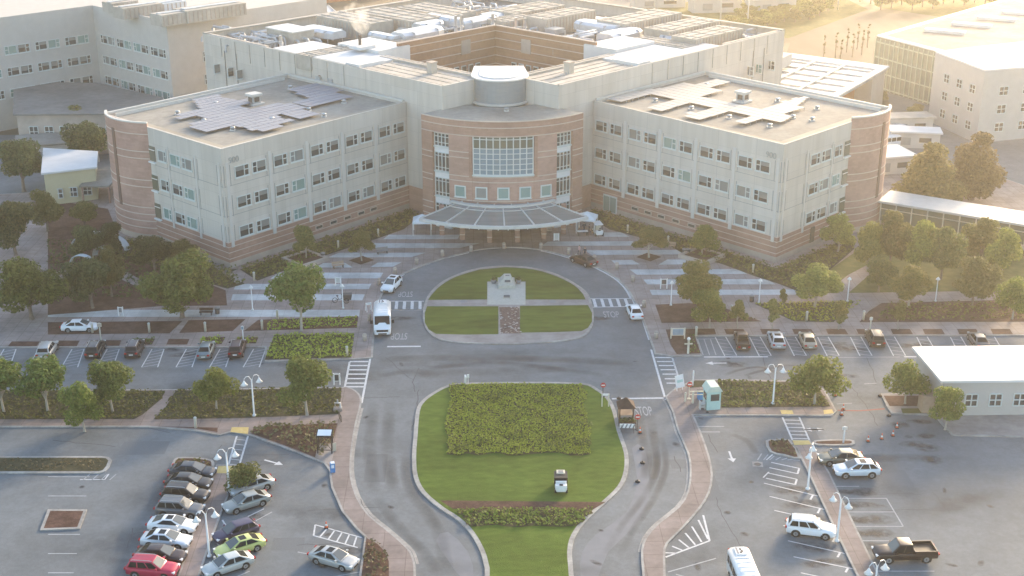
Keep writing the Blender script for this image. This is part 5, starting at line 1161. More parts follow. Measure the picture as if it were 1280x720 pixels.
car('sedan',1050,578,D(181),paint('greygreen', (.17,.17,.14), .5),'grey green sedan nose to the median just above the white crossover',RG); car('suvs',1070,593.5,D(181),paint('icewhite', (.62,.68,.74), .2),'white crossover with black wheels and sunroof in the right lot',RG); car('suv',1013,667.5,D(-15),WHT,'white boxy suv beside the lamp post in the right lot',RG); car('pick',1130,698,D(181),paint('maroon', (.02,.009,.009), .1, .3),'dark maroon crew cab pickup at the lower right',RG,'pickup truck')
car('van',931,740,D(-88),WHT,'white van with roof unit, cut off by the bottom edge in the right lot',None,'van')
UL = 'cars in the angled bays of the upper left row'
sl = hdg((122,459),(134,437))
car('suv',120,442,sl,paint('blackb', (.03,.028,.03), .2, .25),'black suv at the left end of the upper left bays',UL); car('suv',169,441,sl,paint('darkblue', (.035,.035,.05), .3),'dark suv with a bright rear side in the second upper left bay',UL); car('sedan',258,442,sl,paint('bluegrey', (.2,.25,.27), .4),'blue grey sedan in the upper left bays by the bright ivy square',UL); car('suv',297,441,sl,paint('darkmaroon', (.06,.025,.03), .2),'dark maroon minivan at the right end of the upper left bays',UL); car('sedan',101,413,D(0),WHT,'white car half hidden by trees on the walk above the upper left bays')
car('suv',60,443,sl,SIL,'silver suv beyond the left end of the upper bays',UL)
UR = 'cars in the angled bays of the upper right row'
sr = hdg((1032,445),(1022,422))
car('pick',927,431,sr,paint('brown', (.045,.026,.022), .1),'brown pickup in the leftmost upper right bay',UR,'pickup truck',sc=.85); car('suvs',970,430.5,sr,paint('lightsilver', (.46,.48,.51), .3),'light silver suv second from the left in the upper right bays',UR); car('sedan',1009,430,sr,paint('champagne', (.42,.36,.28), .4),'champagne sedan third from the left in the upper right bays',UR); car('suv',1093,428,sr,paint('darkbrown', (.05,.04,.03), .2),'dark brown suv under the roadside tree in the upper right bays',UR); car('sedan',1222,430,sr,GRY,'grey sedan at the far right end of the upper right bays',UR)
car('suvs',489.5,361,hdg((501,347),(479,369)),WHT,'white suv on the loop road behind the shuttle van'); car('van',478.5,411,hdg((478.6,396),(478,424)),WHT,'white high roofed shuttle van waiting at the left stop marking',None,'van',0,(.95,1.14,1.08)); car('sedan',793,394,hdg((806,425),(787,383)),WHT,'white sedan seen from behind at the right crosswalk'); car('sedan',729,329.5,hdg((745,335),(713,322.5)),paint('chestnut', (.04,.016,.015), .1),'dark chestnut sedan stopped at the kerb by the paved plaza')
for i, (px, py, lab) in enumerate(((1109,176,'white van at the back left of the yard behind the right tower'),(1118,172,'white van second in the yard row behind the right tower'),(1127,175,'white van at the right of the yard row behind the tower'),(1110,182,'white van in front, left one of the yard group'),(1121,183,'white van in front, right one of the yard group'))): car('van',px,py,D(20),WHT,lab,'vans in the yard behind the right tower','van')
for t in PROTO: pass
def cart(px, py, a, label, util=False):
    x, y = g(px, py); t = thing('utility_cart' if util else 'golf_cart', label, 'cart', (x, y, .145), a)
    b = MB(); b.prism([(-1.2,-.6),(1.0,-.6),(1.25,-.4),(1.25,.4),(1.0,.6),(-1.2,.6)], .3, .62); b.box((.95,0,.78),(.5,1.15,.34)); b.m = 1; b.box((1.0,0,.97),(.3,.35,.05)); b.build('body', [M['white'], M['black']], t)
    b = MB(); b.box((-.1,0,.72),(.55,1.1,.16)); b.box((-.38,0,1.0),(.12,1.1,.5)); b.build('seat', M['black'] if util else M['ivory'], t)
    for xx in (-.8,.85):
        for s in (-1,1): w = MB(); w.tube([(0,-.1,0),(0,.1,0)], .26, 12); o = w.build('wheel', M['tyre'], t, loc=(xx, s*.56, .26)); r = MB(); r.tube([(0,s*.05,0),(0,s*.108,0)], .13, 8); r.build('rim', M['rim'], o)
    if util:
        b = MB(); b.box((-.55,0,.95),(1.45,1.34,.72)); b.build('cargo_box', M['black'], t); b = MB(); b.box((-.95,0,1.36),(.7,.85,.12)); b.m = 1; b.box((-.95,0,1.43),(.45,.5,.04)); b.build('cargo_lid', [M['ivory'], M['grey']], t); b = MB(); b.box((.5,0,1.0),(.12,1.1,.25)); b.build('dashboard', M['white'], t)
    else:
        b = MB(); b.box((-.1,0,1.85),(2.1,1.25,.1)); b.build('roof', M['white'], t)
        for xx in (-1.0,.8):
            for s in (-1,1): b = MB(); b.tube([(xx,s*.55,.6),(xx*.92,s*.55,1.82)], .03, 6); b.build('roof_post', M['black'], t)
    for s in (-1, 1): b = MB(); b.box((1.22,s*.38,.72),(.08,.18,.12)); b.build('headlight', M['clear_lamp'], t)
    b = MB(); b.tube([(.55,.28,.75),(.35,.28,1.02)], .025, 6); b.lathe([(.16,1.02),(.16,1.05)], (.33,.28,0), 12); b.build('steering_wheel', M['black'], t)
cart(701, 612, D(-92), 'white utility cart with black cargo box parked on the lawn', True)
cart(747, 294, D(-80), 'white golf cart with roof beside the white tent')
# ================================================================== TREES
def tree_proto(name, h, cr, tz, n, ls, lm, bm_, tr, seed, nl=11, flat=1., conic=False):
    R = random.Random(seed); t = thing(name, 'proto tree by the road', 'tree'); PROTO.append(t); ch = h-tz; lob = []
    for i in range(nl):
        a = i*2.399+R.uniform(-.4,.4); q = sqrt((i+.5)/nl); zz = R.uniform(.12,.85)
        rr = cr*.72*q*(sin(pi*min(1,(zz*.8+.18)))**.6) if not conic else cr*.55*q*(1.15-zz)
        lob.append((Vector((rr*cos(a), rr*sin(a), tz+ch*zz*flat)), cr*R.uniform(.25,.43)*(1 if not conic else 1.2-zz*.7)))
    lob.append((Vector((0,0,tz+ch*.5)), cr*.5)); lob.append((Vector((0,0,tz+ch*.8)), cr*.36*(1 if not conic else .6)))
    tot = sum(r*r for _, r in lob); b = MB()
    for c, r in lob:
        for _ in range(int(n*r*r/tot)):
            d = Vector((R.gauss(0,1),R.gauss(0,1),R.gauss(0,1))).normalized(); q = R.uniform(.35,1.1) if R.random() < .35 else R.uniform(.82,1.12)
            p = c+Vector((d.x,d.y,d.z*.85))*r*q
            if p.z < tz*.72: continue
            leaf(b, p, (d+Vector((R.gauss(0,.5),R.gauss(0,.5),R.gauss(.35,.5)))), ls*R.uniform(.6,1.4), R)
    b.build('crown', LF[lm], t)
    b = MB(); top = Vector((R.uniform(-.2,.2),R.uniform(-.2,.2),tz+ch*.35)); b.tube([(0,0,-.1),(0,0,.15),(top.x*.5,top.y*.5,tz*.7),top], [tr*1.5,tr*1.05,tr*.85,tr*.45], 8)
    for c, r in lob[:9]:
        s0 = Vector((top.x*.6,top.y*.6,tz*R.uniform(.75,1.1))); b.tube([s0, s0.lerp(c,.5)+Vector((0,0,.3)), c], [tr*.42,tr*.28,tr*.1], 5, False)
    b.build('trunk', M[bm_], t); return t
TP = dict(big=tree_proto('broadleaf_tree', 9.5, 5.6, 2.4, 9000, .42, 'green', 'bark', .32, 1, 15), bigd=tree_proto('broadleaf_tree', 9, 5, 2.2, 7000, .42, 'dark', 'bark', .3, 2, 13),
  mid=tree_proto('broadleaf_tree', 7.5, 3.4, 2.0, 5200, .33, 'green', 'palebark', .17, 3, 12), midb=tree_proto('broadleaf_tree', 7.2, 3.3, 2.0, 4600, .33, 'bright', 'palebark', .16, 4, 11),
  olive=tree_proto('plaza_tree', 6.8, 2.9, 1.9, 4200, .3, 'olive', 'palebark', .14, 5, 10), round=tree_proto('round_tree', 5.6, 3.2, 1.9, 4200, .3, 'bright', 'palebark', .14, 6, 12, .85), yell=tree_proto('broadleaf_tree', 8.5, 3.3, 1.6, 5200, .36, 'yellow', 'palebark', .18, 7, 13),
  oliveb=tree_proto('broadleaf_tree', 8.5, 3.6, 1.6, 5600, .36, 'olive', 'bark', .2, 8, 13), brown=tree_proto('conifer_tree', 17, 7.5, 2.0, 12000, .6, 'brown', 'bark', .45, 9, 18, 1., True), sap=tree_proto('sapling', 3.4, 1.1, 1.0, 900, .24, 'olive', 'palebark', .06, 10, 6), pop=tree_proto('slender_tree', 8, .5, .8, 260, .3, 'brown', 'bark', .14, 11, 9), bush=tree_proto('round_shrub', 2.4, 2.1, .2, 3200, .22, 'ivydark', 'bark', .1, 12, 10), far=tree_proto('far_tree', 6, 3, 1.2, 1400, .6, 'yellow', 'bark', .2, 13, 9), dkb=tree_proto('broadleaf_tree', 8.5, 4.2, 2, 5600, .42, 'olive', 'bark', .25, 14, 13))
RT_ = random.Random(21)
def tree(k, px, py, label, s=1., sz=None, group=None, z=.14, cat='tree'):
    x, y = g(px, py); return dup(TP[k], (x, y, z), RT_.uniform(0,6.28), (s*RT_.uniform(.88,1.12), s*RT_.uniform(.9,1.1), (sz or s)*RT_.uniform(.94,1.06)), label, cat, group)
for a in (('big',228,398,'large spreading green tree beside the left paved plaza',.92,.88),('mid',377,414,'tall leafy tree between the plaza and the bright ivy square',1.12,1.2),('mid',384,520,'bushy green tree beside the left sidewalk bed',1.05,.95),('mid',141,516,'bushy tree in the left bed by the diagonal path',.95,.85),('round',271,512,'small round tree with a thin pale trunk in the left bed',.78,.85),('midb',106,540,'bright tree at the left edge of the left bed',.8,.85),
  ('olive',452,327,'small tree in the diamond cutout of the left plaza',.85,.72),('olive',383,326,'small tree in the raised planter by the left wing',.8,.75),('olive',811,323,'dark olive tree in the diamond cutout of the right plaza',1.05,.75),('midb',877,322,'taller tree in the raised planter by the right wing',.75,.72),
  ('yell',872,397,'broad olive tree behind the mulch bed on the right plaza',1.0,.95),('midb',887,411,'yellow green tree leaning over the brown pickup bay',.8,.75),('yell',1018,385,'sunlit yellow green tree below the right corner of the wing',1.05,.8),('yell',1047,318,'tree close to the right wing side wall',.85,.8),('yell',1084,340,'yellow tipped tree, left one of the clump right of the tower',.8,.95),('oliveb',1112,336,'olive tree in the middle of the clump right of the tower',.95,1.0),('yell',1148,345,'tall yellow tipped tree at the right of the clump by the glazed passage',.9,1.0),('oliveb',1176,350,'olive tree at the right edge before the glazed passage',.9,.95),('yell',1135,385,'low sunlit tree in front of the clump near the walk',1.0,.7),('oliveb',1098,366,'dark gap tree below the clump by the stepped path',.7,.7),
  ('round',1018,506,'round leafy tree with leaning trunk in the right ivy bed',1.05,1.05),('round',1131,506,'round tree beside the white roofed gatehouse',.78,.9),('midb',1181,538,'bright small tree at the corner of the gatehouse',.6,.7),
  ('bigd',116,386,'dark tree at the left edge above the parking bays',.75,.8),('dkb',140,372,'olive brown tree left of the large spreading tree',.72,.8),('bigd',194,340,'dark bushy tree hugging the left brick tower',.62,.62),('dkb',232,338,'autumn tinted tree against the brick base of the left wing',.62,.58),('bigd',140,318,'dark bush tree among the white arches',.5,.5),('bigd',112,330,'dark garden tree left of the white arches',.62,.6),('dkb',106,283,'low tree in front of the cream building',.6,.5),('bigd',113,215,'dark brownish tree behind the cream building',.9,1.0),('dkb',98,185,'brown tree below the low dark roof at the left',1.0,1.0)): tree(a[0],a[1],a[2],a[3],a[4],a[5])
tree('brown', 1158, 262, 'huge brown golden tree behind the glazed passage at the right', 1.0, .78); tree('brown', 1215, 250, 'second huge brown tree beyond the right edge tree', .9, .75)
tree('bush', 304, 611, 'clipped round olive shrub beside the silver sunroof sedan', 1.0, 1.0, cat='shrub')
for i, (px, py, lab) in enumerate(((922,412,'thin sapling above the brown pickup bay'),(965,412,'thin sapling between the brown pickup and the light silver suv'),(1048,413,'leafy sapling right of the champagne sedan'),(1122,413,'leafy sapling right of the dark brown suv'),(978,385,'tiny sapling on the ivy mound edge'),(878,383,'little shrub tree in the right mulch bed'))): tree('sap',px,py,lab,1.15 if i < 4 else .7,1.3 if i < 4 else .8,'saplings along the upper right bays')
for i, (px, py, lab) in enumerate(((1029,76,'slender young tree, leftmost of the row beyond the pavilion'),(1044,73,'slender young tree, second from the left beyond the pavilion'),(1050,80,'slender young tree in front of the second one beyond the pavilion'),(1058,66,'slender young tree, middle of the row beyond the pavilion'),(1065,72,'slender young tree just right of the row middle'),(1071,62,'slender young tree, third from the right beyond the pavilion'),(1077,69,'slender young tree, second from the right beyond the pavilion'),(1084,60,'slender young tree, rightmost next to the glass block'))): tree('pop',px,py,lab,1,.9,'slender young trees beyond the pavilion')
k = 0; Rr = random.Random(4)
for row in range(4):
    for j in range(10):
        px, py = 905+j*13+row*10+Rr.uniform(-4,4), 44-j*2.5-row*9+Rr.uniform(-2,2)
        if px < 1075 and py > -12: tree('far', px, py, 'pale yellow green orchard bush in the rows beside the dirt lot', .8, .6, 'orchard bushes beside the dirt lot')
for j in range(16): px = 1075+j*13; tree('far', px, 8+Rr.uniform(-6,5), 'hazy golden tree in the line behind the dirt lot', 1.0, 1.0, 'hazy trees behind the dirt lot')
for j in range(7): tree('far', 790+j*17, -3+Rr.uniform(-4,6), 'pale bush along the verge beyond the rear roof', .9, .7, 'bushes on the verge beyond the roof')
for j in range(8): tree('bush', 1098+j*7, 168-j*3.4+Rr.uniform(-2,2), 'pinkish hazy shrub in the yard edge row', .8, .8, 'yard edge shrubs', cat='shrub')
for j, (px, py) in enumerate(((1090,126),(1100,127))): tree('bush', px, py, ['pale shrub left one at the end of the pavilion','pale shrub right one at the end of the pavilion'][j], 1.1, .9, 'pale shrubs by the pavilion', cat='shrub')
# trees that carry the place on outside the frame of the picture
for a in (('big',40,400,'large tree on the far left lawn above the bays',.9,.85),('bigd',20,320,'dark tree at the far left of the garden',.9,.9),('mid',60,515,'bushy tree in the far left bed',.9,.85),('mid',5,516,'bushy tree at the outer end of the left bed',.9,.85),('dkb',60,290,'olive tree in the far left garden',.8,.8),('bigd',30,240,'dark tree beyond the cream building',1,1),('oliveb',1215,385,'olive tree on the far right lawn',.95,.9),('yell',1250,350,'yellow tipped tree on the far right lawn',.95,1.),('oliveb',1225,330,'olive tree before the far end of the passage',.9,.9),('round',1265,400,'round tree at the far right walk',1,1)): tree(a[0],a[1],a[2],a[3],a[4],a[5])
# ================================================================== STREET FURNITURE
lp = thing('street_lamp', 'proto lamp by the road', 'lamp'); PROTO.append(lp)
b = MB(); b.lathe([(.24,0),(.24,.12),(.13,.18),(.11,.5),(.075,4.1)], n=10); b.build('pole', M['white'], lp)
for s in (-1, 1):
    b = MB(); b.tube([(0,0,3.9),(s*.05,0,4.5),(s*.3,0,4.95),(s*.62,0,4.98),(s*.85,0,4.75),(s*.88,0,4.55)], [.06,.05,.045,.04,.04,.04], 7); o = b.build('arm', M['white'], lp)
    b = MB(); b.lathe([(.05,.0),(.12,-.12),(.22,-.35),(.4,-.52),(.36,-.52),(.08,-.2)], (s*.88,0,4.55), 12); b.build('lamp_shade', M['white'], o)
def lamp(px, py, a, label, s=1.): x, y = g(px, py); dup(lp, (x, y, .14), a, (s,s,s), label, 'lamp', 'white double armed lamp posts')
for a in ((318,521,.5,'white twin armed lamp in the left ivy bed'),(287,617,.3,'white twin armed lamp beside the round shrub'),(262,697,.5,'white twin armed lamp on the left median below the shrub'),(966,506,.0,'white twin armed lamp in the right ivy bed'),(1009.5,613,1.1,'white twin armed lamp at the upper right median'),(1046,678,-.9,'white twin armed lamp beside the white boxy suv'),(1090,765,.4,'white twin armed lamp at the bottom of the right median')): lamp(*a)
ps = thing('plaza_lamp', 'proto lamp by the plaza', 'lamp'); PROTO.append(ps)
b = MB(); b.lathe([(.16,0),(.16,.15),(.08,.22),(.055,3.2)], n=8); b.build('pole', M['white'], ps); b = MB(); b.lathe([(.1,3.15),(.3,3.2),(.28,3.3),(.1,3.52),(.03,3.6)], n=12); b.build('lamp_head', M['white'], ps)
for px, py, lab in ((316,389,'single headed white plaza lamp at the left edge of the left plaza'),(429,387,'single headed white plaza lamp beside the cargo tricycle'),(838.5,383,'single headed white plaza lamp at the left of the right plaza'),(948.5,380,'single headed white plaza lamp right of the right plaza trees'),(1059,378,'single headed white plaza lamp on the green bed path'),(1169,378,'single headed white plaza lamp at the far right walk')): x, y = g(px, py); dup(ps, (x, y, .15), 0, None, lab, 'lamp', 'single headed plaza lamps')
bd = thing('bollard_light', 'proto bollard by the bed', 'bollard'); PROTO.append(bd)
b = MB(); b.lathe([(.15,0),(.15,.95),(.16,1.0)], n=10); b.build('post', M['ivory'], bd); b = MB(); b.lathe([(.17,1.0),(.17,1.1),(.06,1.18)], n=10); b.build('cap', M['whitecap'], bd)
for px, py, lab in ((116,417,'left end of the upper left mulch bed'),(187,416.5,'middle of the upper left mulch bed'),(257,415.5,'mulch bed under the large spreading tree'),(328,413,'mulch bed right of the second diagonal path'),(434,446,'corner of the bright ivy square'),(318,352,'left wing hedge corner'),(423,312,'left wing hedge by the planter tree'),(473,297,'left wing hedge near the entrance'),(347,400,'ivy behind the tall leafy tree'),(784.5,292,'right wing hedge near the golf cart'),(835,306,'right wing hedge by the raised planter'),(941,342,'right wing hedge near the wing corner'),(1008,402,'right green bed'),(1079,401,'end of the right stepped path'),(914,394,'small mulch mound on the right'),(870,421,'small sign bed on the right'),(245,536,'left lot edge by the crosswalk')):
    x, y = g(px, py); dup(bd, (x, y, .145), 0, (1.05,1.05,1.15), 'ivory bollard light at the '+lab, 'bollard', 'ivory bollard lights')
cb_ = thing('concrete_bollard', 'proto bollard', 'bollard'); PROTO.append(cb_)
b = MB(); b.lathe([(.27,0),(.27,.85),(.2,.98),(.05,1.02)], n=12); b.build('shaft', M['plinth'], cb_); b = MB(); b.lathe([(.285,.68),(.285,.76)], n=12); b.build('band', M['bline'], cb_)
for i, (px, py) in enumerate(((456,427),(462,402),(474,357),(494,343),(521,331),(553,321),(589,315),(630,311.5),(676,312),(711,318),(743,327),(771,337),(791,353),(805,385),(820,424))):
    x, y = g(px, py); dup(cb_, (x, y, .14), 0, None, 'pale concrete bollard, '+('first','second','third','fourth','fifth','sixth','seventh','eighth','ninth','tenth','eleventh','twelfth','thirteenth','fourteenth','last')[i]+' from the left along the loop kerb', 'bollard', 'concrete bollards along the loop kerb')
# cones
cn = thing('traffic_cone', 'proto cone', 'cone'); PROTO.append(cn)
b = MB(); b.box((0,0,.04),(.5,.5,.08)); b.build('base', M['black'], cn); b = MB(); b.lathe([(.2,.08),(.15,.32)], n=10); b.lathe([(.1,.55),(.05,.85)], n=10); b.build('body', M['orange'], cn); b = MB(); b.lathe([(.15,.32),(.1,.55)], n=10); b.build('stripe', M['white'], cn)
for px, py, lab in ((800,541,'in the right road lane by the striped barricade'),(1085,552,'leftmost of the four across the right lot'),(1102,549,'second of the four across the right lot'),(1116,545,'third of the four across the right lot'),(1121,535,'last of the four across the right lot, nearest the gatehouse'),(1052,519,'in front at the left of the right entry'),(1054,512,'behind at the left of the right entry'),(1044,495,'on the entry road below the round leafy tree'),(408,660,'in the hatched box of the left lot')):
    x, y = g(px, py); dup(cn, (x, y, .005), 0, (.8,.8,.85), 'orange and white traffic cone '+lab, 'cone', 'traffic cones')
dl = thing('rubber_delineator_base', 'proto base', 'road marker base'); PROTO.append(dl); b = MB(); b.lathe([(.3,0),(.28,.1),(.1,.16)], n=10); b.build('base', M['black'], dl); b = MB(); b.tube([(0,0,.14),(0,0,.26)], .07, 8); b.build('socket', M['dgrey'], dl)
for px, py, lab in ((802,561.5,'upper of three along the right lane'),(803,579,'middle of three along the right lane'),(797,602.5,'lowest of three along the right lane'),(773.5,498.5,'at the left end of the right stop line'),(1111,520,'beside the gatehouse kerb'),(1100,495,'at the kerb corner by the gatehouse bed'),(884,516.5,'below the teal booth')): x, y = g(px, py); dup(dl, (x, y, .005), 0, (.9,.9,1.1), 'black rubber marker base '+lab, 'road marker base', 'black marker bases')
def post_sign(px, py, h, w, hh, label, fm='white', face='bluepanel', legs=2, a=0., cat='sign', rim=None, zc=None):
    x, y = g(px, py); t = thing('sign', label, cat, (x, y, .145), a)
    for s in ((-1,1) if legs == 2 else (0,)): b = MB(); b.box((s*w/2,0,h/2),(.13,.13,h)); b.build('post', M[fm], t)
    b = MB(); b.box((0,-.02,h-hh/2-.05 if zc is None else zc),(w-.14 if legs == 2 else w,.1,hh)); p = b.build('panel', M[rim or fm], t)
    b = MB(); b.box((0,-.085,h-hh/2-.05 if zc is None else zc),((w-.14 if legs == 2 else w)*.84,.03,hh*.82)); b.build('face', M[face], p); return t
post_sign(847,424.5,1.5,1.75,1.0,'ivory framed sign with a blue grey panel in the right mulch bed','ivory'); post_sign(829.5,362,1.5,.9,.8,'white framed plaza sign with a small dark square beside the right plaza','white','dgrey'); post_sign(423,358.5,1.35,.75,.8,'white square sign on the left plaza by the lamp','white','whitecap'); post_sign(421.5,482.5,1.5,.7,.95,'white framed sign with a dark panel by the left crosswalk','white','dgrey')
post_sign(151.5,396,1.3,.6,.8,'white framed board standing on the far left pavement','white','grey'); post_sign(866,483,1.9,.16,1.2,'thin white flag sign by the booth bed','white','white',1); post_sign(695.5,302,1.25,.75,1.1,'white sandwich board under the canopy edge','white','whitecap',2,0,'sandwich board')
post_sign(127,431,2.9,.55,.5,'tan parking sign on a tall post in the left bays','ivory','plinth',1); post_sign(304.5,429.5,2.3,.35,.45,'slim white parking sign above the dark maroon minivan','white','bluepanel',1); post_sign(1087,417,2.2,.4,.4,'tall ivory parking sign behind the dark brown suv','ivory','whitecap',1); post_sign(1054,555,2.,.5,.35,'small white sign post on the thin right planter','white','whitecap',1)
x, y = g(849, 489); t = thing('banner_board', 'tilted white information board at the right crosswalk', 'sign', (x, y, .145), D(28)); b = MB(); b.box((0,0,1.15),(1.15,.1,1.5),0,-.3); p = b.build('panel', M['white'], t); b = MB(); b.box((0,-.07,1.2),(.8,.02,.3),0,-.3); b.build('print', M['teal'], p); b = MB(); b.tube([(-.4,.1,.5),(-.4,.5,0)],.04,6); b.tube([(.4,.1,.5),(.4,.5,0)],.04,6); b.tube([(-.4,0,.6),(-.4,-.1,0)],.04,6); b.tube([(.4,0,.6),(.4,-.1,0)],.04,6); b.build('leg', M['white'], t)
def round_sign(px, py, h, label, z=.145, two=False):
    x, y = g(px, py); t = thing('no_entry_sign', label, 'sign', (x, y, z)); b = MB(); b.tube([(0,0,0),(0,0,h)], .05, 7); b.lathe([(.25,0),(.22,.08)], n=10); b.build('post', M['dgrey' if not two else 'ivory'], t)
    b = MB(); b.tube([(0,-.05,h),(0,-.1,h)], .31, 20); p = b.build('disc', M['red'], t); b = MB(); b.box((0,-.12,h),(.42,.03,.12)); b.build('bar', M['white'], p)
round_sign(796.5,537,1.6,'red round no entry sign by the striped barricade',.005); round_sign(753.5,497,1.5,'red round no entry sign at the corner of the big lawn'); round_sign(861,500,1.9,'red round no entry sign at the teal booth gate',.145,True)
x, y = g(756.5, 509.5); t = thing('gate_frame', 'ivory two post frame on the corner of the big lawn', 'barrier', (x, y, .145)); 
for s in (-1,1): b = MB(); b.box((s*.38,0,.8),(.13,.13,1.6)); b.build('post', M['ivory'], t)
b = MB(); b.box((0,0,1.5),(.7,.1,.2)); b.build('crossbar', M['white'], t)
x, y = g(583, 482); t = thing('lawn_sign', 'white leaning sign standing at the top edge of the big lawn', 'sign', (x, y, .145), .2); b = MB(); b.box((-.12,0,.6),(.16,.5,1.25),.0,.25); b.build('panel', M['white'], t); b = MB(); b.box((.22,.05,1.05),(.28,.1,.45)); b.tube([(.22,.05,0),(.22,.05,.9)],.04,6); b.build('flag', M['white'], t)
x, y = g(461, 390); t = thing('a_frame_barrier', 'white folding frame standing on the left plaza corner by the crosswalk', 'barrier', (x, y, .145), .4)
for s in (-1,1): b = MB(); b.tube([(s*.35,-.35,0),(s*.35,0,1.15),(s*.35,.35,0)], .05, 6); b.build('leg', M['white'], t)
b = MB(); b.box((0,0,1.05),(.8,.12,.3)); b.build('board', M['white'], t)
# booths
x, y = g(889, 510); t = thing('parking_booth', 'pale teal ticket booth with a sloping roof at the right lot', 'booth', (x, y, .145), D(8))
b = MB(); b.prism([(-.8,-.8),(.8,-.8),(.8,.8),(-.8,.8)], 0, 2.3); b.build('wall', M['teal'], t); b = MB(); b.hexa([(-.95,-.95,2.3),(.95,-.95,2.3),(.95,.95,2.3),(-.95,.95,2.3),(-.5,-.95,2.95),(.5,-.95,2.95),(.5,.95,2.95),(-.5,.95,2.95)]); b.build('roof', M['tealroof'], t)
for (c, s_) in (((.1,-.82,1.55),(1.0,.06,.8)),((-.82,0,1.55),(.06,1.0,.8)),((.82,0,1.55),(.06,1.0,.8))): b = MB(); b.box(c, s_); b.build('window', M['gd'], t)
b = MB(); b.box((-1.2,-.3,.35),(.6,.6,.12)); b.box((-1.2,-.3,.7),(.6,.6,.12)); 
for s in (-1,1): b.box((-1.2+s*.27,-.3,.5),(.06,.6,1.0))
b.build('step', M['whitecap'], t)
x, y = g(863, 504); t = thing('barrier_gate', 'ivory barrier arm between two posts left of the teal booth', 'barrier', (x, y, .145))
b = MB(); b.box((-.6,.1,.6),(.18,.18,1.2)); b.build('post', M['ivory'], t); b = MB(); b.box((.2,-.3,.75),(.2,.2,1.5)); b.build('post', M['ivory'], t); b = MB(); b.box((1.1,0,1.35),(2.6,.1,.1)); b.box((1.1,0,.95),(2.6,.06,.06)); b.build('arm', M['ivory'], t)
x, y = g(876, 500); t = thing('blue_bin', 'blue bin standing between the barrier and the teal booth', 'bin', (x, y, .145)); b = MB(); b.prism([(-.35,-.3),(.35,-.3),(.4,.35),(-.4,.35)],0,1.0); b.build('body', M['blue'], t); b = MB(); b.box((0,0,1.04),(.85,.75,.1)); b.build('lid', M['dgrey'], t)
x, y = g(784, 526); x -= .2; t = thing('guard_kiosk', 'small kiosk with a dark brown pyramid roof on the right road edge', 'kiosk', (x, y, 0))
b = MB(); b.box((0,0,.55),(1.5,1.5,1.1)); b.build('base_wall', M['tanwood'], t); b = MB(); b.box((0,-.76,.85),(1.2,.06,.35)); b.build('counter', M['plinth'], t)
for sx in (-1,1):
    for sy in (-1,1): b = MB(); b.box((sx*.75,sy*.75,1.0),(.12,.12,2.0)); b.build('post', M['brown'], t)
b = MB(); b.hexa([(-1.0,-1.0,1.95),(1.0,-1.0,1.95),(1.0,1.0,1.95),(-1.0,1.0,1.95),(-.06,-.06,2.9),(.06,-.06,2.9),(.06,.06,2.9),(-.06,.06,2.9)]); b.build('roof', M['brown'], t)
x, y = g(784, 533); t = thing('planter_box', 'dark planter with green plants in front of the brown roofed kiosk', 'planter', (x, y, 0)); b = MB(); b.box((0,0,.3),(1.9,.7,.6)); b.build('box', M['brown'], t); b = MB(); R = random.Random(8)
for _ in range(160): leaf(b, Vector((R.uniform(-.9,.9),R.uniform(-.35,.35),R.uniform(.55,1.0))), Vector((R.gauss(0,1),R.gauss(0,1),1)), .22, R)
b.build('plant', LF['dark'], t)
x, y = g(784, 540); t = thing('striped_barricade', 'white barricade with diagonal stripes on the right road edge', 'barricade', (x, y, 0), D(-4))
b = MB(); b.box((0,0,.75),(1.7,.08,.5)); p = b.build('board', M['white'], t); b = MB()
for k in range(4): xx = -.72+k*.42; b.poly([(xx,-.045,.5),(xx+.17,-.045,.5),(xx+.37,-.045,1.0),(xx+.2,-.045,1.0)])
b.build('stripe', M['grey'], p)
for s in (-1,1): b = MB(); b.tube([(s*.7,-.3,0),(s*.7,0,1.0),(s*.7,.3,0)], .04, 6); b.build('leg', M['dgrey'], t)
# left notice stand, bins, racks, benches
x, y = g(407, 566); t = thing('notice_stand', 'black framed stand with a pale sloped top beside the left sidewalk', 'display stand', (x, y, .145), D(-3))
for sx in (-.75,.75):
    for sy in (-.4,.4): b = MB(); b.box((sx,sy,1.1),(.1,.1,2.2)); b.build('leg', M['black'], t)
b = MB(); b.box((0,0,2.2),(1.7,1.2,.12),0,.25); p = b.build('top_frame', M['black'], t); b = MB(); b.box((0,-.03,2.29),(1.45,.95,.04),0,.25); b.build('panel', M['tent'], p); b = MB(); b.tube([(-.75,-.4,.4),(.75,-.4,.4)],.04,6); b.tube([(-.75,-.4,.4),(.75,.4,2.0)],.03,6); b.tube([(.75,-.4,.4),(-.75,.4,2.0)],.03,6); b.build('brace', M['black'], t)
x, y = g(416, 591); t = thing('blue_dispenser', 'bright blue dispenser box at the left sidewalk corner', 'dispenser', (x, y, .145), .2); b = MB(); b.box((0,0,.5),(.5,.45,1.0)); b.build('body', M['blue'], t); b = MB(); b.box((.02,-.05,1.06),(.4,.4,.12)); b.box((0,-.24,.7),(.3,.04,.35)); b.build('lid', M['tent'], t)
x, y = g(418.5, 566); t = thing('folded_board', 'narrow ivory board leaning behind the blue dispenser', 'board', (x, y, .145), .2); b = MB(); b.box((0,0,.55),(.35,.08,1.1),0,.2); b.build('panel', M['ivory'], t); b = MB(); b.box((0,.3,.4),(.3,.05,.9),0,-.3); b.build('prop', M['rim'], t)
x, y = g(422.5, 514); t = thing('valve_assembly', 'grey pipe valve on a pale base at the end of the left bed', 'valve', (x, y, .145)); b = MB(); b.box((0,0,.15),(1.0,.8,.3)); b.build('base', M['conc'], t); b = MB(); b.tube([(-.3,0,.3),(-.3,0,.9),(.3,0,.9),(.3,0,.3)],.12,8); b.tube([(0,0,.9),(0,0,1.3)],.09,8); b.build('pipe', M['pipe'], t)
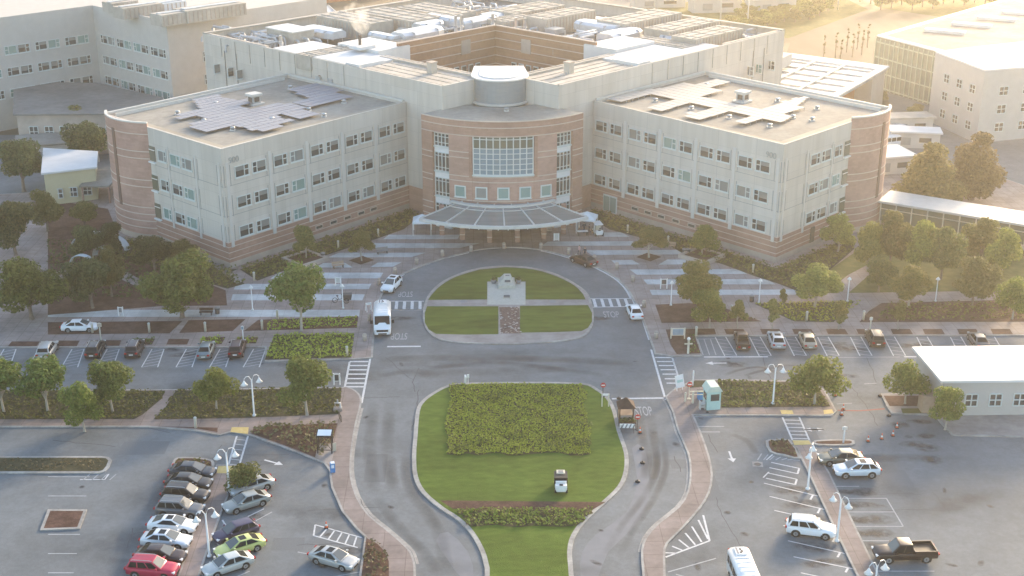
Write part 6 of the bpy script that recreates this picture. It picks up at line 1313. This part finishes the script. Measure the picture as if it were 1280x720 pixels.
x, y = g(425, 527); t = thing('bike_rack', 'black looped bicycle rack beside the left sidewalk', 'bike rack', (x, y, .145), .3)
for s in (-.35,.35): b = MB(); b.tube([(.35*sin(k*pi/8)*1.0-.0, s+.35*cos(k*pi/8), .45+.0) if False else (.05, s+.38*cos(k*pi/6), .42+.38*sin(k*pi/6)) for k in range(13)], .04, 6, False); b.build('loop', M['black'], t)
x, y = g(860, 443); t = thing('standpipe', 'white standpipe with short side arms in the small right sign bed', 'standpipe', (x, y, .145)); b = MB(); b.tube([(0,0,0),(0,0,1.9)],.14,8); b.build('pipe', M['ivory'], t); b = MB(); b.tube([(-.5,0,1.3),(.5,0,1.3)],.09,8); b.build('side_arm', M['ivory'], t); b = MB(); b.lathe([(.2,1.85),(.22,2.05),(.08,2.2)],n=10); b.build('cap', M['white'], t)
def bench(px, py, a, label, m='tanwood'):
    x, y = g(px, py); t = thing('bench', label, 'bench', (x, y, .145), a, 'plaza benches'); b = MB(); b.box((0,0,.45),(1.8,.5,.08)); b.build('seat', M[m], t); b = MB(); b.box((0,.25,.75),(1.8,.07,.4)); b.build('backrest', M[m], t)
    for s in (-1,1): b = MB(); b.box((s*.7,0,.22),(.1,.45,.44)); b.build('leg', M['dgrey'], t)
bench(423,336,.4,'brown bench between the pale bands of the left plaza'); bench(258,395,0,'dark bench under the large spreading tree','brown'); bench(478,318,.35,'bench near the upper left plaza band','grey'); bench(837,311,-.4,'bench beside the right wing hedge'); bench(683,292,0,'pale bench under the entrance canopy','plinth')
def bin_(px, py, label): x, y = g(px, py); t = thing('litter_bin', label, 'bin', (x, y, .145), 0, 'plaza litter bins'); b = MB(); b.lathe([(.3,0),(.34,.8)],n=12); b.build('body', M['dgrey'], t); b = MB(); b.lathe([(.36,.8),(.36,.9),(.15,1.0)],n=12); b.build('lid', M['grey'], t)
bin_(855,319,'grey litter bin left one beside the right raised planter'); bin_(860,319,'grey litter bin right one beside the right raised planter'); bin_(939.5,378,'dark litter bin by the right plaza lamp'); bin_(404,324,'brown grey litter bin right of the left raised planter'); bin_(272,393,'dark litter bin by the bench under the spreading tree')
def rplanter(px, py, label):
    x, y = g(px, py); t = thing('raised_planter', label, 'planter', (x, y, .14), pi/4, 'raised planters by the wings'); b = MB(); s = 2.3
    for k in range(4): a = k*pi/2; b.box((cos(a)*s,sin(a)*s,.28),(.45,2*s+.44 if k % 2 == 0 else 2*s-.46,.56) ,a)
    b.build('rim_wall', M['plinth'], t); b = MB(); b.box((0,0,.2),(2*s-.4,2*s-.4,.3)); b.build('soil', M['mulch'], t)
rplanter(382,327,'low square planter wall around the small tree by the left wing'); rplanter(877,323,'low square planter wall around the tree by the right wing')
for i, (px, py) in enumerate(((452,326.5),(811,322.5))):
    x, y = g(px, py); b = MB(); b.sheet([(x+1.9*cos(k*pi/2),y+1.9*sin(k*pi/2)) for k in range(4)], Z1+.03); struct('tree_cutout', b, M['mulch'])
# tents
def tent(px, py, w, h, a, label, sides=False):
    x, y = g(px, py); t = thing('canopy_tent', label, 'tent', (x, y, .145), a, 'white pop up tents by the entrance')
    b = MB(); i = b.pts([(-w/2,-w/2,h),(w/2,-w/2,h),(w/2,w/2,h),(-w/2,w/2,h),(0,0,h+.9)]+[(-w/2,-w/2,h-.3),(w/2,-w/2,h-.3),(w/2,w/2,h-.3),(-w/2,w/2,h-.3)])
    for k in range(4): j = (k+1) % 4; b.face([i[k],i[j],i[4]]); b.face([i[5+k],i[5+j],i[j],i[k]])
    b.build('canopy', M['tent'], t)
    for sx in (-1,1):
        for sy in (-1,1): q = MB(); q.box((sx*(w/2-.05),sy*(w/2-.05),h/2-.05),(.08,.08,h-.1)); q.build('pole', M['white'], t)
    if sides: q = MB(); q.box((-w/2,0,h/2),(.04,w-.1,h-.35)); q.build('side_wall', M['tent'], t)
tent(528,292,2.9,2.2,.0,'white pop up tent left of the entrance canopy'); tent(733.5,290,3.0,2.4,-.25,'white pop up tent with a side wall right of the entrance canopy',True)
x, y = g(728, 295.5); t = thing('folding_table', 'white folding table at the front of the right tent', 'table', (x, y, .145), .1); b = MB(); b.box((0,0,.74),(1.7,.7,.06)); b.build('top', M['white'], t)
for s in (-1,1): b = MB(); b.box((s*.7,0,.36),(.06,.6,.7)); b.build('leg', M['dgrey'], t)
# memorial
x, y = g(633, 358); t = thing('stone_memorial', 'stepped pale stone memorial with dark plaques on the upper lawn circle', 'memorial', (x, y, .145))
b = MB(); b.box((0,.3,.25),(2.4,3.2,.5)); b.build('base', M['stone'], t); b = MB(); b.hexa([(-1.0,-.7,.5),(.9,-.7,.5),(.9,1.6,.5),(-1.0,1.6,.5),(-.3,-.1,1.3),(.6,-.1,1.3),(.6,1.3,1.3),(-.3,1.3,1.3)]); b.build('stone', M['stone'], t); b = MB(); b.box((.15,-.52,.85),(.8,.06,.32),0,-.6); b.build('plaque', M['plaque'], t); b = MB(); b.box((.15,.5,1.32),(.6,.25,.03)); b.build('plaque', M['plaque'], t)
for px, lab in ((617,'left'),(648,'right')):
    x, y = g(px, 355); t = thing('stone_pot', lab+' dark pot flanking the stone memorial', 'pot', (x, y, .145), 0, 'pots by the memorial'); b = MB(); b.lathe([(.3,0),(.42,.5),(.36,.5)],n=12); b.build('pot', M['grey'], t); b = MB(); R = random.Random(px)
    for _ in range(50): leaf(b, Vector((R.gauss(0,.18),R.gauss(0,.18),R.uniform(.45,.9))), Vector((R.gauss(0,1),R.gauss(0,1),1)), .25, R)
    b.build('plant', LF['dark'], t)
x, y = g(633.5, 372.5); t = thing('ground_plaque', 'dark plaque lying on the memorial terrace', 'plaque', (x, y, .145)); b = MB(); b.box((0,0,.06),(1.0,1.1,.1)); b.m = 1; b.box((0,0,.12),(.85,.9,.03)); b.build('slab', [M['stone'], M['plaque']], t)
for px, lab in ((580,'left'),(691,'right')): x, y = g(px, 378); t = thing('drain_cover', lab+' round drain cover on the path across the lawn circle', 'drain cover', (x, y, .15), 0, 'drain covers on the circle path'); b = MB(); b.lathe([(.5,0),(.5,.012)],n=14); b.build('lid', M['grey'], t)
x, y = g(947, 580.5); t = thing('drain_grate', 'square drain grate in pale concrete in the right lot', 'drain', (x, y, .004), -.12); b = MB(); b.box((0,0,.01),(1.1,1.1,.02)); b.build('frame', M['kerb'], t); b = MB(); b.lathe([(.36,.02),(.34,.028)],n=12); b.build('grate', M['dgrey'], t)
# white garden arches
def arch(px, py, w, h, d, a, label):
    x, y = g(px, py); t = thing('garden_arch', label, 'shade arch', (x, y, .1), a, 'white shade arches in the left garden'); b = MB(); n = 12
    A = [(-w/2*cos(pi*i/n), h*sin(pi*i/n)**.8) for i in range(n+1)]
    for (p, q) in zip(A, A[1:]): b.hexa([(p[0],-d/2,p[1]-.1),(q[0],-d/2,q[1]-.1),(q[0],d/2,q[1]-.1),(p[0],d/2,p[1]-.1),(p[0],-d/2,p[1]),(q[0],-d/2,q[1]),(q[0],d/2,q[1]),(p[0],d/2,p[1])])
    b.build('shell', M['tent'], t); b = MB()
    for s in (-1,1): b.box((s*w*.47,0,.3),(.3,d,.6))
    b.build('footing', M['conc'], t)
arch(126,312,9,2.6,1.6,-.25,'widest white curved shade shell in the left garden'); arch(130,328,4.2,2.4,1.0,-.7,'small white curved shell in front of the widest one'); arch(104,335,4,2,.8,-.3,'low white curved shell at the left edge of the garden')
# cargo tricycle
x, y = g(429, 379); t = thing('cargo_tricycle', 'black cargo tricycle with a big box next to the plaza lamp', 'tricycle', (x, y, .145), D(4))
for xx, yy in ((-1.1,0),(.45,-.45),(.45,.45)): b = MB(); b.tube([(xx+.34*cos(k*pi/8),yy,.34+.34*sin(k*pi/8)) for k in range(17)],.04,5,False); b.build('wheel', M['tyre'], t)
b = MB(); b.tube([(-1.1,0,.34),(-.6,0,.45),(-.2,0,.5),(.4,0,.5)],.04,6); b.tube([(-.6,0,.45),(-.75,0,.95)],.04,6); b.tube([(-.2,0,.5),(-.1,0,1.1),(-.25,0,1.15)],.03,6); b.build('frame', M['black'], t); b = MB(); b.box((-.76,0,.98),(.3,.2,.08)); b.build('saddle', M['black'], t); b = MB(); b.hexa([(.0,-.4,.45),(1.1,-.4,.45),(1.1,.4,.45),(0,.4,.45),(-.1,-.5,1.2),(1.25,-.5,1.2),(1.25,.5,1.2),(-.1,.5,1.2)]); b.build('cargo_box', M['dgrey'], t); b = MB(); b.tube([(-.15,-.3,1.15),(-.15,.3,1.15)],.03,6); b.build('handlebar', M['black'], t)
# far light poles
for px, py, h, lab in ((900,33,14,'thin pale light pole beyond the rear parapet, middle of three'),(818,14,12,'thin pale light pole beyond the rear parapet, leftmost'),(934,35,13,'thin pale light pole beyond the rear parapet, rightmost'),(1047,12,10,'thin pale light pole at the far edge of the dirt lot'),(1092,95,7,'curved pale light pole at the corner of the glass block'),(1113,108,7,'straight pale light pole in front of the glass block')):
    x, y = g(px, py); t = thing('light_pole', lab, 'light pole', (x, y, 0)); b = MB(); b.lathe([(.25,0),(.14,h)],n=8); b.build('pole', M['whitecap'], t); b = MB(); b.box((.4,0,h),(1.4,.4,.2)); b.build('lamp_head', M['white'], t)
# ================================================================== PEOPLE
def person(px, py, a, shirt, label, z=.145, walk=.15):
    x, y = g(px, py); me = bpy.data.meshes.new('person'); V = [(0,0,.93),(0,0,1.12),(0,0,1.36),(0,0,1.47),(0,0,1.53),(0,.01,1.64),(0,0,1.74)]; E = [(i,i+1) for i in range(6)]; Rr_ = [.15,.13,.15,.07,.055,.1,.07]
    def ch(st, pts_, rs):
        k = st
        for p_, r_ in zip(pts_, rs): V.append(p_); Rr_.append(r_); E.append((k, len(V)-1)); k = len(V)-1
    for s in (-1,1):
        ch(0, [(s*.1,0,.86),(s*.1,s*walk+.04,.48),(s*.1,s*walk-.04,.09),(s*.11,s*walk+.13,.04)], [.1,.065,.045,.04])
        ch(2, [(s*.19,0,1.38),(s*.24,-s*walk*.6,1.12),(s*.23,-s*walk*.6+.1,.88),(s*.22,-s*walk*.6+.14,.79)], [.06,.045,.035,.04])
    me.from_pydata(V, E, []); o = bpy.data.objects.new('person', me); COL.objects.link(o); m = o.modifiers.new('s','SKIN'); m.use_smooth_shade = True
    for v_, r_ in zip(me.skin_vertices[0].data, Rr_): v_.radius = (r_, r_)
    me.skin_vertices[0].data[0].use_root = True; o.modifiers.new('u','SUBSURF').levels = 2
    bpy.context.view_layer.update(); nm = bpy.data.meshes.new_from_object(o.evaluated_get(bpy.context.evaluated_depsgraph_get())); o.modifiers.clear(); o.data = nm; nm.materials.clear()
    for q in (shirt, M['trouser'], M['skin'], M['hair']): nm.materials.append(q)
    for f in nm.polygons:
        c = f.center; f.use_smooth = True
        f.material_index = 3 if c.z > 1.66 or (c.z > 1.56 and c.y < -.02) else 2 if c.z > 1.46 else (2 if abs(c.x) > .17 and c.z < 1.1 and c.z > .7 else 0 if c.z > .92 else 3 if c.z < .09 else 1)
    o.location = (x, y, z); o.rotation_euler.z = a; tag(o, label, 'person')
person(731,323.5,2.8,M['shirtd'],'person in dark clothes standing behind the dark chestnut sedan'); person(724,321,2.2,M['shirtp'],'person in a pink top standing left of the person in dark clothes'); person(730,292,.4,M['shirtd'],'person in dark clothes under the right tent'); person(736.5,294.5,-1.2,M['shirtd'],'person seated height figure by the folding table, dark top, right of the tent pole')
# prototypes go, their copies stay
for t in PROTO:
    for c, gs in kidtree(t):
        for d in gs: bpy.data.objects.remove(d)
        bpy.data.objects.remove(c)
    bpy.data.objects.remove(t)
# ================================================================== AIR AND LIGHT
b = MB(); b.prism([(-330,-40),(330,-40),(330,640),(-330,640)], -1.2, 82); hz = b.build('haze', bpy.data.materials.new('haze'), world=True); hz['kind'] = 'stuff'
hm = hz.data.materials[0]; hm.use_nodes = True; n = hm.node_tree.nodes; n.remove(n['Principled BSDF']); pv = n.new('ShaderNodeVolumePrincipled')
pv.inputs['Color'].default_value = (1,.95,.86,1); pv.inputs['Density'].default_value = HAZE; pv.inputs['Anisotropy'].default_value = .66
hm.node_tree.links.new(pv.outputs[0], n['Material Output'].inputs['Volume'])
SUN_EL, SUN_AZ = radians(13), radians(32)     # azimuth measured to the right of +Y
n = W.node_tree.nodes; bg = n['Background']; sky = n.new('ShaderNodeTexSky'); sky.sky_type = 'NISHITA'; sky.sun_disc = False; sky.sun_elevation = SUN_EL; sky.sun_rotation = SUN_AZ
sky.air_density = 1.0; sky.dust_density = 1.5; W.node_tree.links.new(sky.outputs[0], bg.inputs['Color']); bg.inputs['Strength'].default_value = SKYS
sd = bpy.data.lights.new('sun', 'SUN'); sd.energy = SUNS; sd.angle = radians(14); sd.color = (1,.76,.5); so = bpy.data.objects.new('sun', sd); COL.objects.link(so)
d = Vector((sin(SUN_AZ)*cos(SUN_EL), cos(SUN_AZ)*cos(SUN_EL), sin(SUN_EL))); so.rotation_euler = d.to_track_quat('Z', 'Y').to_euler(); so.location = (0, 200, 200)
S.view_settings.view_transform = 'Standard'; S.view_settings.look = 'None'; S.view_settings.gamma = 1; S.view_settings.exposure = EXPO
S.cycles.volume_bounces = 1; S.cycles.max_bounces = 6
